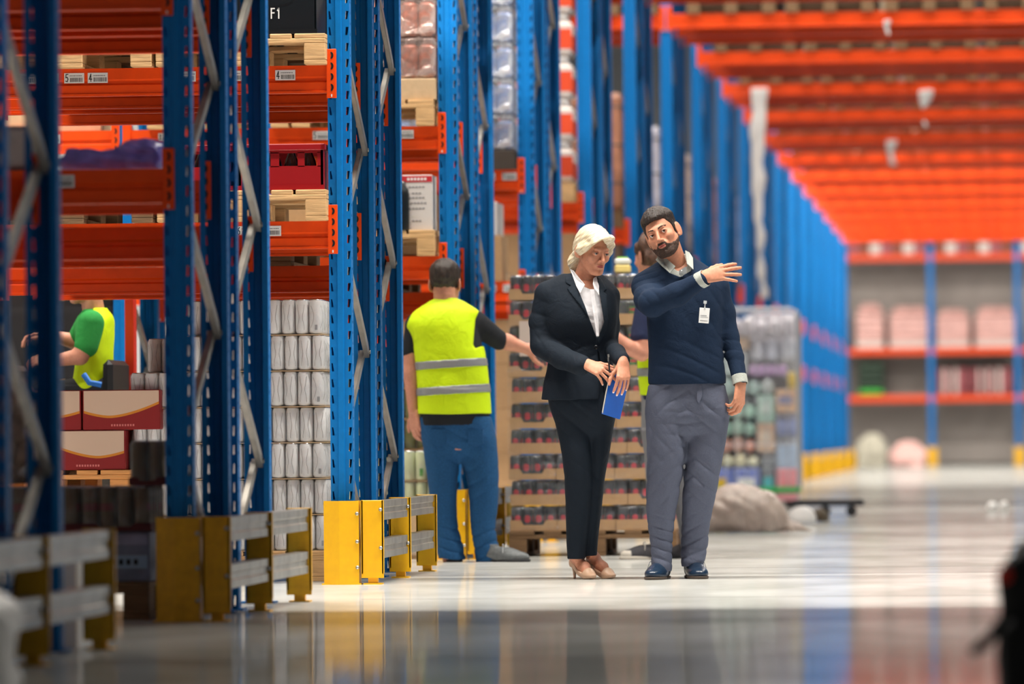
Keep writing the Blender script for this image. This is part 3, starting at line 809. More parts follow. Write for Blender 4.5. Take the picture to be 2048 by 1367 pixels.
# ------------------------------------------------------------------ cartons and goods in the racks
def carton_mesh(w_, dp, h, m, tape=True, pr=None):
    b = MB(); b.box(-w_/2, w_/2, 0, dp, 0, h, m, .004)
    if tape: b.box(-.025, .025, -.001, dp*.999, h-.0005, h+.0008, mat('parcel_tape', (196, 160, 110), .4)); b.box(-.025, .025, -.0012, 0, h-.07, h, mat('parcel_tape', (196, 160, 110), .4))
    if pr: pr(b, w_, dp, h)
    return b.mesh('carton_body')
def single(me, name, label, cat, loc, rz=0, group=None):
    o = link(name, me, None, loc); o.rotation_euler = (0, 0, rz); return tag(o, label, cat, group)
BEIGE = mat('beige_print', (214, 184, 160), .6); MAROON = mat('maroon_card', (140, 18, 20), .6); GOLD = mat('gold_print', (214, 132, 30), .55)
def wine_print(side):
    def pr(b, w_, dp, h):
        n = 16; xa, xb = -w_/2+.006, w_/2-.006
        zf = lambda x: .055+(h*.32)*abs((x-side*w_*.15)/(w_*.6))**1.6
        top = h-.004
        for m, off, y in ((GOLD, 0, -.0012), (BEIGE, .012, -.0022)):
            v = []
            for i in range(n+1):
                x = xa+(xb-xa)*i/n; v += [(x, y, min(zf(x)+off, top-.001)), (x, y, top)]
            b.add(v, [(2*i, 2*i+2, 2*i+3, 2*i+1) for i in range(n)], m)
        for k in range(9): b.box(-.05+k*.013, -.042+k*.013, -.0016, 0, .016, .026, mat('rose_ink', (216, 120, 116), .6))
    return pr
WINE = [carton_mesh(.375, .38, .19, MAROON, False, wine_print(s)) for s in (1, -1)]
dW = 26.95
xs0 = atx(96, 900, dW)
b = MB(); b.box(-.4, .4, 0, 1.0, 0, .28, CARD, .004); 
zc = P(150, 1000, dW).z
palo((atx(95, 900, dW)+.0, dW, zc), 'clean orange-toned pallet under the beige and maroon cartons, left of the white cans')
for i in range(2): single(carton_mesh(.8, .6, zc/2, CARD), 'carton', 'brown carton under the orange-toned pallet, %s' % ('lower one', 'upper one')[i], 'carton', (atx(95, 900, dW), dW+.02, i*zc/2))
zc += .1445
for L_ in range(2):
    for k in range(3):
        xx = atx([308-.5, 335][L_] if False else (330 if L_ else 308), 900, dW)-.19-k*.383+.0
        xx = atx(251 if L_ == 0 else 326, 900, dW)-.19-k*.383
        if L_ == 1 and k == 0: xx = atx(251, 900, dW)-.19+.17
        else: xx = (atx(251, 900, dW)-.19-k*.383) if L_ == 0 else (atx(251, 900, dW)-.19+.17-k*.383)
        single(WINE[(k+L_) % 2], 'wine_carton', 'beige and maroon carton with gold curve, %s layer, %s from the white cans' % (('lower', 'upper')[L_], ('nearest', 'second', 'third')[k]), 'carton', (xx, dW+.01, zc+L_*.192))
# third row, upper level: black crates and film-wrapped goods on pallets
d3 = DN(3)
pxr = atx(655, 110, d3)-.4
pal((pxr, d3-.09, ZL[1]), 'pale pallet under the black crates on the upper orange beam')
def crate(m, w_, dp, h, holes=False):
    b = MB(); t = .012
    b.box(-w_/2, w_/2, 0, dp, 0, .01, m)
    if not holes:
        b.box(-w_/2, w_/2, 0, t, 0, h-.02, m, .004); b.box(-w_/2, w_/2, dp-t, dp, 0, h-.02, m, .004)
        b.box(-w_/2, -w_/2+t, 0, dp, 0, h-.02, m, .004); b.box(w_/2-t, w_/2, 0, dp, 0, h-.02, m, .004)
    else:
        for y0, y1 in ((0, t), (dp-t, dp)):
            b.box(-w_/2, w_/2, y0, y1, 0, h*.52, m); b.box(-w_/2, w_/2, y0, y1, h*.80, h-.02, m)
            xs = [-w_/2+.0]+[w_*f for f in (-.40, -.06, .22, .40)]
            for xa, xb in ((-w_/2, -w_*.36), (-w_*.12, -w_*.02), (w_*.2, w_*.28), (w_*.43, w_/2)): b.box(xa, xb, y0, y1, h*.5, h*.82, m)
        b.box(-w_/2, -w_/2+t, 0, dp, 0, h-.02, m); b.box(w_/2-t, w_/2, 0, dp, 0, h-.02, m)
    for y0, y1 in ((-.008, t), (dp-t, dp+.008)): b.box(-w_/2-.008, w_/2+.008, y0, y1, h-.03, h, m, .003); b.box(-w_/2-.004, w_/2+.004, y0+.003, y1-.003, .0, .022, m)
    b.box(-w_/2-.008, -w_/2+t, -.008, dp+.008, h-.03, h, m, .003); b.box(w_/2-t, w_/2+.008, -.008, dp+.008, h-.03, h, m, .003)
    return b
b = crate(BLACKP, .48, .38, .27); glyphs(b, 'F1', .026, .075, .02, .045, .006, -.002, WHITEP)
# dark smile-shaped line painted on the crate front as a recess's shade
for k in range(10):
    a0, a1 = math.pi*(1.15+.07*k), math.pi*(1.15+.07*(k+1)); stroke(b, (.02+.13*math.cos(a0), .18+.05*math.sin(a0)), (.02+.13*math.cos(a1), .18+.05*math.sin(a1)), .003, -.0015, mat('recess_shade', (6, 10, 12), .4))
CRB = b.mesh('crate_body')
zt = ZL[1]+.145
cx_ = atx(636, 60, d3)-.24
single(CRB, 'beverage_crate', 'black plastic crate with white F1 mark on the upper pallet, lower of two', 'crate', (cx_, d3-.06, zt))
single(CRB, 'beverage_crate', 'black plastic crate on the upper pallet, stacked on another black crate', 'crate', (cx_+.005, d3-.055, zt+.271))
single(CRB, 'beverage_crate', 'black plastic crate on the upper pallet, left of the stacked pair', 'crate', (cx_-.5, d3-.06, zt))
single(CRB, 'beverage_crate', 'black plastic crate on the upper pallet, behind the stacked pair', 'crate', (cx_+.0, d3+.34, zt))
pal((pxr-.82, d3-.09, ZL[1]), 'pale pallet with silvery film, upper orange beam, left of the crates')
b = MB(); b.box(-.38, .40, 0, 1.1, 0, .030, FILM2, .008); b.box(-.37, .39, .01, 1.09, .004, .024, WHITEP); tag(b.build('folded_film', None, (pxr-.82, d3-.07, ZL[1]+.145)), 'flat bundle of silvery stretch film on a pallet of the upper beam', 'film')
single(carton_mesh(.55, 1.0, 1.5, mat('dark_carton', (70, 60, 52), .8)), 'carton', 'dark carton on the film bundle of the upper beam', 'carton', (pxr-.98, d3-.0, ZL[1]+.177))  # made tall to keep lamp light off the rear beams
# third row lower level: red crates with bottles
pal((pxr, d3-.09, ZL[0]), 'pale pallet under the red bottle crates on the lower orange beam')
CRR = crate(REDP, .40, .36, .215, True).mesh('crate_body')
bb = MB(); bb.lathe([(.030, 0), (.030, .11), (.026, .13), (.012, .165), (.012, .19), (0, .19)], mat('dark_glass', (24, 10, 8), .08), 12); bb.lathe([(.0135, .178), (.0135, .195), (0, .195)], mat('bottle_cap', (206, 200, 196), .3, .5), 10)
bb.lathe([(.0305, .05), (.0305, .085)], mat('bottle_label', (170, 150, 140), .6), 12); BOT = bb.mesh('bottle')
for k in range(2):
    xx = atx(656, 350, d3)-.215-k*.425
    for q in range(1 if k else 1):
        single(CRR, 'bottle_crate', 'red plastic bottle crate on the lower beam pallet, %s' % ('right one', 'left one')[k], 'crate', (xx, d3-.06, ZL[0]+.145))
    for i in range(4):
        for j in range(2):
            single(BOT, 'bottle', 'dark glass bottle in the %s red crate, seen through its handle slot' % ('right', 'left')[k], 'bottle', (xx-.125+i*.082, d3-.0+j*.09, ZL[0]+.156), 0, 'bottles in the %s red crate' % ('right', 'left')[k])
pald((pxr-.82, d3-.09, ZL[0]), 'dark pallet on the lower orange beam, left of the red crates')
# pallets on the rear half of the third row
for k in range(2):
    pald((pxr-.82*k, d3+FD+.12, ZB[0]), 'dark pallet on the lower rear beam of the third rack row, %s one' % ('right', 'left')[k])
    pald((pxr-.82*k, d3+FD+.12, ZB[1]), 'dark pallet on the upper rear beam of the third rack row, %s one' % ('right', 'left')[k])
    single(carton_mesh(.76, .9, 1.8, mat('dark_carton', (70, 60, 52), .8)), 'carton', 'dark carton on the upper rear beam of the third row, %s one' % ('right', 'left')[k], 'carton', (pxr-.82*k, d3+FD+.16, ZB[1]+.1445))
# second row: lilac film on the lower beam, goods on the floor
d2 = DN(2)
f = Field((-.02, 0, 0), (.42, .5, .13), .005)
f.box((.2, .25, .035), (.19, .2, .04), .03, .0); f.ell((.31, .2, .08), (.09, .16, .04), .03); f.ell((.10, .2, .03), (.09, .17, .03), .02)
f.disp(waves(5, 7, 25, 70, .007, sharp=True))
LIL = mat('lilac_film', (158, 142, 240), .22, 0, .5, 18, .2)
xx = atx(108, 340, d2)
o = tag(link('film_parcel', f.mesh('film_parcel', [LIL]), None, (xx, d2+.03, ZL[0])), 'crumpled lilac plastic film parcel on the lower beam of the second rack row', 'parcel')
b = MB(); b.box(-.8, .0, 0, .12, 0, .17, mat('white_film_load', (188, 182, 178), .35, 0, .5, 14, .1), .02); tag(b.build('film_load', None, (atx(108, 300, d2), d2+.02, ZL[0])), 'white film-wrapped load beside the lilac parcel, behind the near blue post', 'wrapped load')
bx_ = atx(322, 1100, d2+.3); dG = d2+.12
pald((bx_-.42, dG, 0), 'dark pallet on the floor of the second row under printed boxes')
PRN = [mat('print_%d' % i, c, .5, 0, 0, 8, .35) for i, c in enumerate([(150, 150, 176), (92, 84, 92), (120, 128, 150), (84, 70, 66)])]
def printbox(c1, c2, c3):
    b = MB(); b.box(-.13, .13, 0, .3, 0, .19, c1, .004); b.box(-.12, .12, -.002, 0, .05, .10, c2); b.box(-.12, .12, -.002, 0, .14, .18, c3)
    for k in range(7): b.box(-.1+k*.028, -.084+k*.028, -.003, 0, .064, .085, INK)
    return b.mesh('printed_box')
yl = mat('lime_print', (214, 220, 60), .5); br = mat('brown_print', (104, 82, 60), .6); lb = mat('pale_blue_print', (150, 178, 206), .5)
for k, (cm, c2, c3) in enumerate([(PRN[2], lb, PRN[0]), (PRN[1], br, PRN[3]), (PRN[0], yl, WHITEP)]):
    single(printbox(cm, c2, c3), 'printed_box', '%s printed box on the dark pallet in the second row' % ('blue-grey', 'brown', 'grey box with a yellow badge,')[k], 'box', (bx_-.15-k*.267, dG+.03, .1445))
pkt = pack_proto(4, 6, [CAN_T], RC, HCN, True, True, 'can_tray', mat('maroon_tray', (84, 24, 26), .7), .03)
zz = .1445+.191
for k in range(3): pkt((bx_-.15-k*.27, dG+.02, zz), 'dark tray of maroon and brown cans on the printed boxes, %s' % ('nearest the blue post', 'middle one', 'leftmost')[k])
pack_proto(2, 6, [CAN_T], RC, HCN, True, True, 'can_tray', mat('maroon_tray', (84, 24, 26), .7), .03)((atx(292, 950, dG), dG+.03, zz+.1725), 'dark tray of maroon and brown cans, topmost, in front of the white cans')
f = Field((-.35, -.05, 0), (.35, .5, .5), .01); f.box((0, .22, .2), (.3, .22, .2), .08, 0); f.disp(waves(9, 8, 14, 50, .014, sharp=True))
tag(link('wrapped_bundle', f.mesh('wrapped_bundle', [mat('brown_wrap', (150, 128, 112), .3, 0, .8, 22, .25)]), None, (atx(42, 900, dG)-.31, dG+.05, zz+.1725)), 'brownish film-wrapped bundle behind the nearest blue post, on the cans', 'wrapped load')
for k in range(2): pkt((bx_-.15-.27*(3+k), dG+.02, zz), 'dark tray of maroon and brown cans under the brown wrapped bundle, %s' % ('right', 'left')[k])
for k in range(2): single(printbox(PRN[1], br, PRN[3]), 'printed_box', 'brown printed box under the brown wrapped bundle, %s' % ('right', 'left')[k], 'box', (bx_-.15-.267*(3+k), dG+.03, .1445))
pald((bx_-1.23, dG, 0), 'dark pallet on the floor of the second row, below the brown wrapped bundle')
for k in range(2):
    for h_ in (0, 1):
        single(carton_mesh(.8, .95, 1.9, mat('charcoal_blocker', (38, 36, 38), .8)), 'carton', 'unseen carton added to block light, second row upper beams, %s half, %s one' % (('near', 'far')[h_], ('right', 'left')[k]), 'carton', (X0-.42-.84*k, d2+.06+h_*(FD+.2), (ZL[1], ZB[1])[h_]+.001))  # out-of-view cartons added to keep light off the rear beams
for zi, z in enumerate((0, ZL[0]+.001, ZL[1]+.001)):
    for k in range(2): single(carton_mesh(.8, 1.2, (1.5, .55, 2.0)[zi], mat('charcoal_blocker', (38, 36, 38), .8)), 'carton', 'unseen carton added to block ambient light, nearest row, %s level, %s one' % (('floor', 'lower', 'upper')[zi], ('right', 'left')[k]), 'carton', (X0-.45-.84*k, DN(1)+.1, z))  # out-of-view cartons added so less ambient light reaches the second row
# nearest row: whitish sack behind the barrier at the lower left
f = Field((-.3, -.05, 0), (.3, .4, .6), .01); f.box((0, .18, .14), (.24, .16, .15), .08, 0); f.disp(waves(19, 8, 10, 40, .014, sharp=True))
tag(link('white_sack', f.mesh('white_sack', [mat('white_sack_cloth', (206, 204, 200), .5, 0, .5, 18, .08)]), None, (atx(-175, 1300, 14.6), 14.5, 0)), 'blurred whitish sack at the lower left edge, in front of the nearest barrier', 'sack')
single(carton_mesh(.2, .3, .3, WHITEP), 'carton', 'white carton behind the barrier of the nearest rack row', 'carton', (atx(104, 1150, DN(1)+2.6), DN(1)+2.5, 0))
# fourth row
d4 = DN(4); x4 = X0-.42
for k in range(2):
    pal((x4-.82*k, d4-.08, ZL[1]), 'pallet on the upper front beam of the fourth rack row, %s one' % ('right', 'left')[k])
    pal((x4-.82*k, d4-.08, ZL[0]), 'pallet on the lower front beam of the fourth rack row, %s one' % ('right', 'left')[k])
    pald((x4-.82*k, d4+FD+.12, ZB[0]), 'dark pallet on the lower rear beam of the fourth rack row, %s one' % ('right', 'left')[k])
BRN = mat('brown_goods', (150, 78, 56), .5, 0, .4, 30, .5); BRF = film('brown_pack_film', .5, (225, 200, 190))
def goods_pack(w_, dp, h, core, cap=None, capm=None, ncol=4, nrow=3, filmm=None):
    """shrink pack: a block of rounded items under film, light top"""
    def mk():
        t = thing('goods_pack', 'x', 'goods pack'); sx, sy = w_/ncol, dp/nrow
        b = MB(); b.box(-sx/2+.003, sx/2-.003, -sy/2+.003, sy/2-.003, 0, h*.82, core, min(sx, sy)*.18)
        if capm: b.box(-sx*.3, sx*.3, -sy*.3, sy*.3, h*.82, h*.97, capm, sx*.1)
        me = b.mesh('item')
        for i in range(ncol):
            for j in range(nrow):
                if 0 < i < ncol-1 and 0 < j < nrow-1: continue
                link('item', me, t, (-w_/2+sx*(i+.5), sy*(j+.5), .002))
        b = MB(); b.box(-w_/2, w_/2, 0, dp, .001, h-.004, filmm or FILM2, .015); b.build('shrink_wrap', t)
        return t
    return Proto(mk)
gp4 = goods_pack(.78, .6, .235, BRN, capm=WHITEP, ncol=8, nrow=2, filmm=BRF)
single(carton_mesh(.78, .7, .12, CARDL, False), 'carton', 'flat pale carton under the brown packs in the fourth row', 'carton', (x4+.02, d4-.05, ZL[1]+.1445))
for k in range(4): gp4((x4+.02, d4-.04, ZL[1]+.266+k*.237), 'film-wrapped pack of brown bottles in the fourth row, %s from the beam' % ORD[k].replace('nearest', 'first'))
def box_with_print(): 
    b = MB(); b.box(-.085, .085, 0, .25, 0, .31, mat('white_carton', (214, 208, 204), .6), .003)
    rd = mat('red_band', (196, 40, 50), .5); b.box(-.085, .085, -.0015, 0, .27, .305, rd)
    for k in range(6): b.box(-.055+k*.019, -.042+k*.019, -.0025, 0, .28, .294, WHITEP)
    for z, n_ in ((.24, 5), (.205, 3), (.18, 5), (.15, 6), (.12, 5), (.05, 3)):
        for k in range(n_): b.box(-n_*.0095+k*.019, -n_*.0095+k*.019+.013, -.0015, 0, z, z+.006, INKG)
    b.box(-.16, -.095, .0, .06, 0, .27, mat('grey_board', (150, 148, 144), .6)); 
    return b.mesh('white_carton')
single(box_with_print(), 'white_carton', 'white carton with a red top band in the fourth rack row', 'carton', (atx(836, 420, d4), d4-.04, ZL[0]+.1445))
bb = MB(); bb.lathe([(.034, 0), (.036, .01), (.036, .20), (.03, .23), (.013, .255), (.013, .275), (0, .275)], BLACKP, 14); single(bb.mesh('bottle'), 'black_bottle', 'black bottle standing left of the white carton with red band', 'bottle', (atx(808, 420, d4), d4-.05, ZL[0]+.1445))
single(carton_mesh(.5, .6, .35, CARD), 'carton', 'brown carton left of the black bottle in the fourth rack row', 'carton', (x4-.2, d4+.0, ZL[0]+.1445))
for k in range(2):
    single(carton_mesh(.7, .8, .42, CARD), 'carton', 'brown carton on the lower rear beam of the fourth row, %s one' % ('right', 'left')[k], 'carton', (x4-.82*k, d4+FD+.16, ZB[0]+.1445))
    single(carton_mesh(.7, .8, .6, CARDL), 'carton', 'pale carton on the upper front beam of the fourth row, second bay, %s one' % ('right', 'left')[k], 'carton', (x4-1.85-.82*k, d4+.05, ZL[1]+.0))
# fourth row floor: olive can trays over pale can trays
pko = pack_proto(6, 4, [CAN_O], RC, HCN, True, False, 'can_tray', CARD, .02); pkp = pack_proto(6, 4, [CAN_P], RC, HCN, True, False, 'can_pack')
pald((x4, d4+.05, 0), 'pallet on the floor of the fourth row under the pale green cans')
single(carton_mesh(.78, .9, .12, CARDL), 'carton', 'flat brown carton on the floor pallet of the fourth row', 'carton', (x4, d4+.06, .1445))
for L_ in range(5):
    for k in range(2):
        (pkp if L_ < 2 else pko)((x4+.195-k*.4, d4+.07+(.0 if L_ < 2 else .08), .266+L_*.1725), 'pack of %s cans in the fourth row, %s layer, %s column' % ('pale green' if L_ < 2 else 'olive green', lay[L_], ('right', 'left')[k]))
for k in range(4):
    for L_ in range(3): single(carton_mesh(.6, .8, .515, mat('charcoal_blocker', (38, 36, 38), .8)), 'carton', 'charcoal carton added as dark backdrop, fourth row second bay, %s layer, %s column' % (lay[L_], ('right', 'second', 'third', 'leftmost')[k]), 'carton', (X0-1.85-.32-k*.62, d4+.1, L_*.5155))  # added as a dark backdrop that hides the bright left wall
# fifth row
d5 = DN(5); BLW = mat('blue_white_goods', (96, 130, 186), .4, 0, .4, 20, .4)
for k in range(1):
    single(carton_mesh(.8, 1.0, .125, mat('dark_carton', (70, 60, 52), .8), False), 'carton', 'flat dark carton on the upper beam of the fifth rack row', 'carton', (x4, d5-.05, ZL[1]))
gp5 = goods_pack(.78, .6, .235, BLW, capm=WHITEP, ncol=7, nrow=2)
for k in range(6): gp5((x4, d5-.02, ZL[1]+.127+k*.237), 'blue and white wrapped pack in the fifth row, %s from the beam' % ORD[k].replace('nearest', 'first'))
single(carton_mesh(.42, .5, .3, CARD), 'carton', 'brown carton on the lower beam of the fifth row, by the post', 'carton', (x4+.1, d5-.02, ZL[0]+.0))
single(carton_mesh(.36, .5, .22, mat('white_carton', (214, 208, 204), .6)), 'carton', 'white carton on the brown one in the fifth row', 'carton', (x4+.1, d5-.02, ZL[0]+.301))
for L_ in range(5):
    single(carton_mesh(.78, .7, .29, CARD), 'carton', 'brown carton on the floor of the fifth row, %s from the floor' % ORD[L_].replace('nearest', 'first'), 'carton', (x4+.02-.01*L_, d5+.02, .0+L_*.2905))
# sixth row: white packs with orange print
WOR = mat('white_goods', (226, 214, 206), .4, 0, .3, 20, .1); ORP = mat('orange_print', (226, 78, 40), .45)
d6 = DN(6)
pal((x4, d6-.08, ZL[1]), 'pallet on the upper beam of the sixth rack row')
bb = MB()
for i in range(5):
    for j in range(2):
        bb.box(-.39+i*.158, -.39+i*.158+.15, j*.2, j*.2+.19, 0, .26, WOR, .03); bb.box(-.385+i*.158, -.39+i*.158+.145, -.002, .001, .05, .2, ORP) if j == 0 else None
        if i == 4: bb.box(.388, .394, j*.2+.01, j*.2+.18, .03, .15, ORP)
bb.box(-.36, .36, .02, .36, .26, .315, mat('white_lids', (240, 238, 236), .35), .03); WP6 = bb.mesh('goods_pack')
for k in range(5): single(WP6, 'goods_pack', 'white and orange goods layer in the sixth row, %s from the pallet' % ORD[k].replace('nearest', 'first'), 'goods pack', (x4, d6-.04, ZL[1]+.1445+k*.317))
single(carton_mesh(.78, .9, .5, CARD), 'carton', 'brown carton on the lower beam of the sixth rack row', 'carton', (x4, d6, ZL[0]))
single(carton_mesh(.78, .9, 1.2, CARD), 'carton', 'tall brown carton on the floor of the sixth rack row', 'carton', (x4, d6, 0))
# further rows: wrapped pallet loads between the posts
cols = [(150, 128, 124), (190, 186, 196), (120, 100, 84), (196, 170, 150), (150, 150, 166), (176, 122, 96)]
LOADS = []
for i, c in enumerate(cols):
    b = MB(); b.box(-.4, .4, 0, 1.0, .0, .62, mat('load_%d' % i, c, .35, 0, .5, 8, .2), .03)
    for k in range(3): b.box(-.402, .402, -.002, 1.002, .14+k*.2, .15+k*.2, mat('load_seam', (90, 84, 80), .6))
    LOADS.append(b.mesh('wrapped_load'))
fl = mat('floor_load', (112, 92, 74), .7, 0, .3, 8, .2)
for n in range(7, 20):
    d = DN(n); far = n > 13
    for li in (0, 1):
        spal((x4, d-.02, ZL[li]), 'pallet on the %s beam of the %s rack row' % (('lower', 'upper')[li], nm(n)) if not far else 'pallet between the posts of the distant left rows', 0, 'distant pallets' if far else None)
        o = single(LOADS[(n*2+li*3) % 6], 'wrapped_load', 'wrapped load on the %s beam of the %s rack row' % (('lower', 'upper')[li], nm(n)) if not far else 'wrapped load between the posts of the distant left rows', 'wrapped load', (x4+.01, d+.0, ZL[li]+.145), 0, 'distant wrapped loads' if far else None)
        if li == 0: o.scale = (1, 1, .86)
        else: o.scale = (1, 1, 1.6)
    o = single(LOADS[(n+2) % 6], 'wrapped_load', 'wrapped load on the floor of the %s rack row' % nm(n) if not far else 'wrapped load on the floor of the distant left rows', 'wrapped load', (x4, d+.1, 0), 0, 'distant floor loads' if far else None); o.scale = (1, 1, 2)
# loads carried by the bridges over the cross aisle and on the top level
TOPL = []
for i, c in enumerate([(110, 92, 76), (140, 128, 118), (92, 84, 84), (160, 140, 116)]):
    b = MB(); b.box(-.42, .42, 0, 1.05, .0, 1.1, mat('top_load_%d' % i, c, .5, 0, .4, 8, .2), .02); TOPL.append(b.mesh('wrapped_load'))
WLT = [mat('white_wrap_tail', (226, 220, 216), .35)]
for n in range(2, 20):
    for h_ in (0, 1):
        y = DN(n)+(0 if h_ == 0 else FD+.2)+.0
        for k in range(6 if n < 9 else 4):
            x = XR-.46-k*.92 if k < 4 else X0-.44-(k-4)*.855
            far = n > 13
            at_ = '%s half of the %s bridge, %s from the right' % (('near', 'far')[h_], nm(n), ORD[k].replace('nearest', 'first'))
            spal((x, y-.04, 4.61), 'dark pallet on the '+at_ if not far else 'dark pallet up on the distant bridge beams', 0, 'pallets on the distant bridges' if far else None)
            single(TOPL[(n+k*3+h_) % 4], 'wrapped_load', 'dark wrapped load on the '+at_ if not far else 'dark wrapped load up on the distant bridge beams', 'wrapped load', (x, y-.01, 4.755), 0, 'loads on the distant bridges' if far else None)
# hanging film tails
def tail(px, py0, py1, d, wd, lab):
    f = Field((-wd*1.5, -.05, 0), (wd*1.5, .05, abs(P(px, py0, d).z-P(px, py1, d).z)+.05), max(.012, wd/6)); z0, z1 = P(px, py1, d).z, P(px, py0, d).z
    f.loft([(.02, wd*.2, 0, wd*.45, .012), ((z1-z0)*.5, -wd*.15, 0, wd*.5, .015), ((z1-z0), 0, 0, wd*.8, .03)], 0); f.disp(waves(int(px), 5, 10, 30, .004))
    tag(link('film_tail', f.mesh('film_tail', WLT), None, (P(px, py1, d).x, d-.012, z0)), lab, 'film tail')
tail(1523, 176, 600, DN(10)-.015, .13, 'long white film tail hanging from the bridge beam beside the posts')
tail(1850, 180, 260, DN(10)-.015, .12, 'short white film tail hanging from the bridge beam, right of the long one')
tail(1784, 280, 335, DN(12)-.015, .1, 'short grey film scrap hanging from a farther bridge beam')
tail(1775, 40, 75, DN(8)-.015, .05, 'small film scrap hanging from the nearest visible bridge')

# ------------------------------------------------------------------ end rack across the aisle
dE = 124.0; BG = mat('far_shelf_board', (150, 142, 138), .8)
xe = [P(px, 800, dE).x for px in (1689, 1863, 2037, 2211)]
bb = MB(); bb.box(0, .12, 0, .1, 0, 5.2, BLUE); EU = bb.mesh('post'); bb = MB(); bb.box(-.03, .17, -.05, .14, 0, .40, YELLOW); EG = bb.mesh('post_guard')
for i, x in enumerate(xe):
    t = thing('rack_upright', 'blue frame of the far end rack facing the camera, %s from the left' % ORD[i].replace('nearest', 'first'), 'rack upright', (x-.06, dE, 0))
    link('post', EU, t); link('post', EU, t, (0, 1.0, 0)); link('post_guard', EG, t)
for i in range(3):
    for j, z in enumerate((1.53, 2.56, 4.6)):
        L = xe[i+1]-xe[i]-.12
        t = thing('rack_beam', 'orange beam of the far end rack, %s level, %s bay from the left' % (('lowest', 'middle', 'top')[j], ORD[i].replace('nearest', 'first')), 'rack beam', (xe[i]+.06, dE, z)); t['kind'] = 'thing'
        b = MB(); b.box(0, L, 0, .05, -.13, 0, ORANGE); b.build('front_beam', t); b = MB(); b.box(0, L, .95, 1.0, -.13, 0, ORANGE); b.build('rear_beam', t)
        b = MB(); b.box(0, L, 0.05, .95, -.03, -.005, BG); b.build('shelf_board', t)
PINK = mat('pink_goods', (236, 184, 176), .5, 0, .3, 6, .25); PINKD = mat('rose_goods', (180, 96, 104), .5, 0, .3, 10, .5); PW = mat('white_bottom_goods', (238, 226, 218), .5)
def pinkload(h, wd):
    b = MB()
    for k in range(6): b.box(-wd/2, wd/2, 0, .8, k*h/6, (k+1)*h/6-.01, PW if k in (0,) else PINK, .03 if k < 5 else .07)
    b.box(-wd/2+.10, wd/2-.10, .05, .75, h-.01, h+.07, PINK, .06); return b.mesh('pink_pallet_load')
for i, (a, c, y) in enumerate([(1712, 1768, 720), (1778, 1860, 620), (1872, 1940, 625), (1950, 2032, 620)]):
    x0, x1 = P(a, 700, dE).x, P(c, 700, dE).x
    single(pinkload(P(a, y, dE).z-2.56 if i else .9, x1-x0), 'pallet_load', 'pale pink pallet load, middle level of the far end rack, %s from left' % ORD[i].replace('nearest', 'first'), 'pallet load', ((x0+x1)/2, dE+.12, 2.562))
b = MB()
for k in range(5): b.box(-.28, .28, 0, .6, k*.15, k*.15+.14, mat('dark_green_goods', (34, 56, 40), .6, 0, 0, 10, .4), .02)
b.box(-.25, .25, -.01, 0, .03, .13, mat('bright_green_goods', (60, 190, 60), .6))
tag(b.build('goods_stack', None, (P(1742, 760, dE).x, dE+.05, 1.532)), 'dark green goods stack on the lowest level of the far end rack', 'goods')
for i, (a, c) in enumerate([(1876, 1902), (1906, 1934), (1940, 1962), (1966, 1990), (1994, 2022)]):
    x0, x1 = P(a, 700, dE).x, P(c, 700, dE).x; b = MB()
    for k in range(3): b.box(x0-(x0+x1)/2+.01+k*(x1-x0)/3, x0-(x0+x1)/2+(k+1)*(x1-x0)/3-.01, 0, .5, 0, .58, [PINKD, PW, PINKD][(k+i) % 3], .03)
    tag(b.build('bottle_pack', None, ((x0+x1)/2, dE+.05, 1.532)), 'rose and white bottles, lowest level of the far end rack, %s from left' % ORD[i].replace('nearest', 'first'), 'goods')
for i in range(3):
    b = MB(); L = xe[i+1]-xe[i]; 
    for k in range(7): b.box(.1+k*(L-.2)/7, .08+(k+1)*(L-.2)/7, 0, .6, 0, .35+.1*((k*3+i) % 3), [PINKD, BRN, PW][(k+i) % 3], .03)
    tag(b.build('boxed_goods', None, (xe[i], dE+.1, 4.602)), 'mixed goods on the top beam of the far end rack, %s bay from the left' % ORD[i].replace('nearest', 'first'), 'goods')
    b = MB(); b.box(xe[i]+.07, xe[i+1]-.07, dE+1.02, dE+1.05, .05, 4.4, mat('mesh_panel', [(150, 142, 136), (146, 138, 132), (150, 142, 136)][i], .8, 0, 0, 3, .08)); tag(b.build('back_panel'), 'grey back panel of the far end rack, %s bay from the left' % ORD[i].replace('nearest', 'first'), 'panel')
def sack(w_, h, m, seed, lab, px, d, name='sack'):
    f = Field((-w_*.7, -.3, -.05), (w_*.7, .35, h*1.2), .02); f.ell((0, 0, h*.42), (w_/2, .25, h*.5), 0); f.box((0, 0, h*.2), (w_*.42, .22, h*.2), .05, .08); f.disp(waves(seed, 6, 10, 30, .02))
    f.apply(lambda X, Y, Z: -Z+0*X+0*Y, (-9, -9, -9), (9, 9, 9), 0, 'i'); tag(link(name, f.mesh(name, [m]), None, (P(px, 900, d).x, d, 0)), lab, 'sack')
sack(.66, .78, mat('offwhite_sack', (184, 178, 160), .6, 0, .3, 6, .1), 3, 'off-white sack on the floor before the far end rack', 1743, 118)
sack(.74, .58, PINK, 4, 'pink wrapped bag on the floor before the far end rack', 1816, 119)

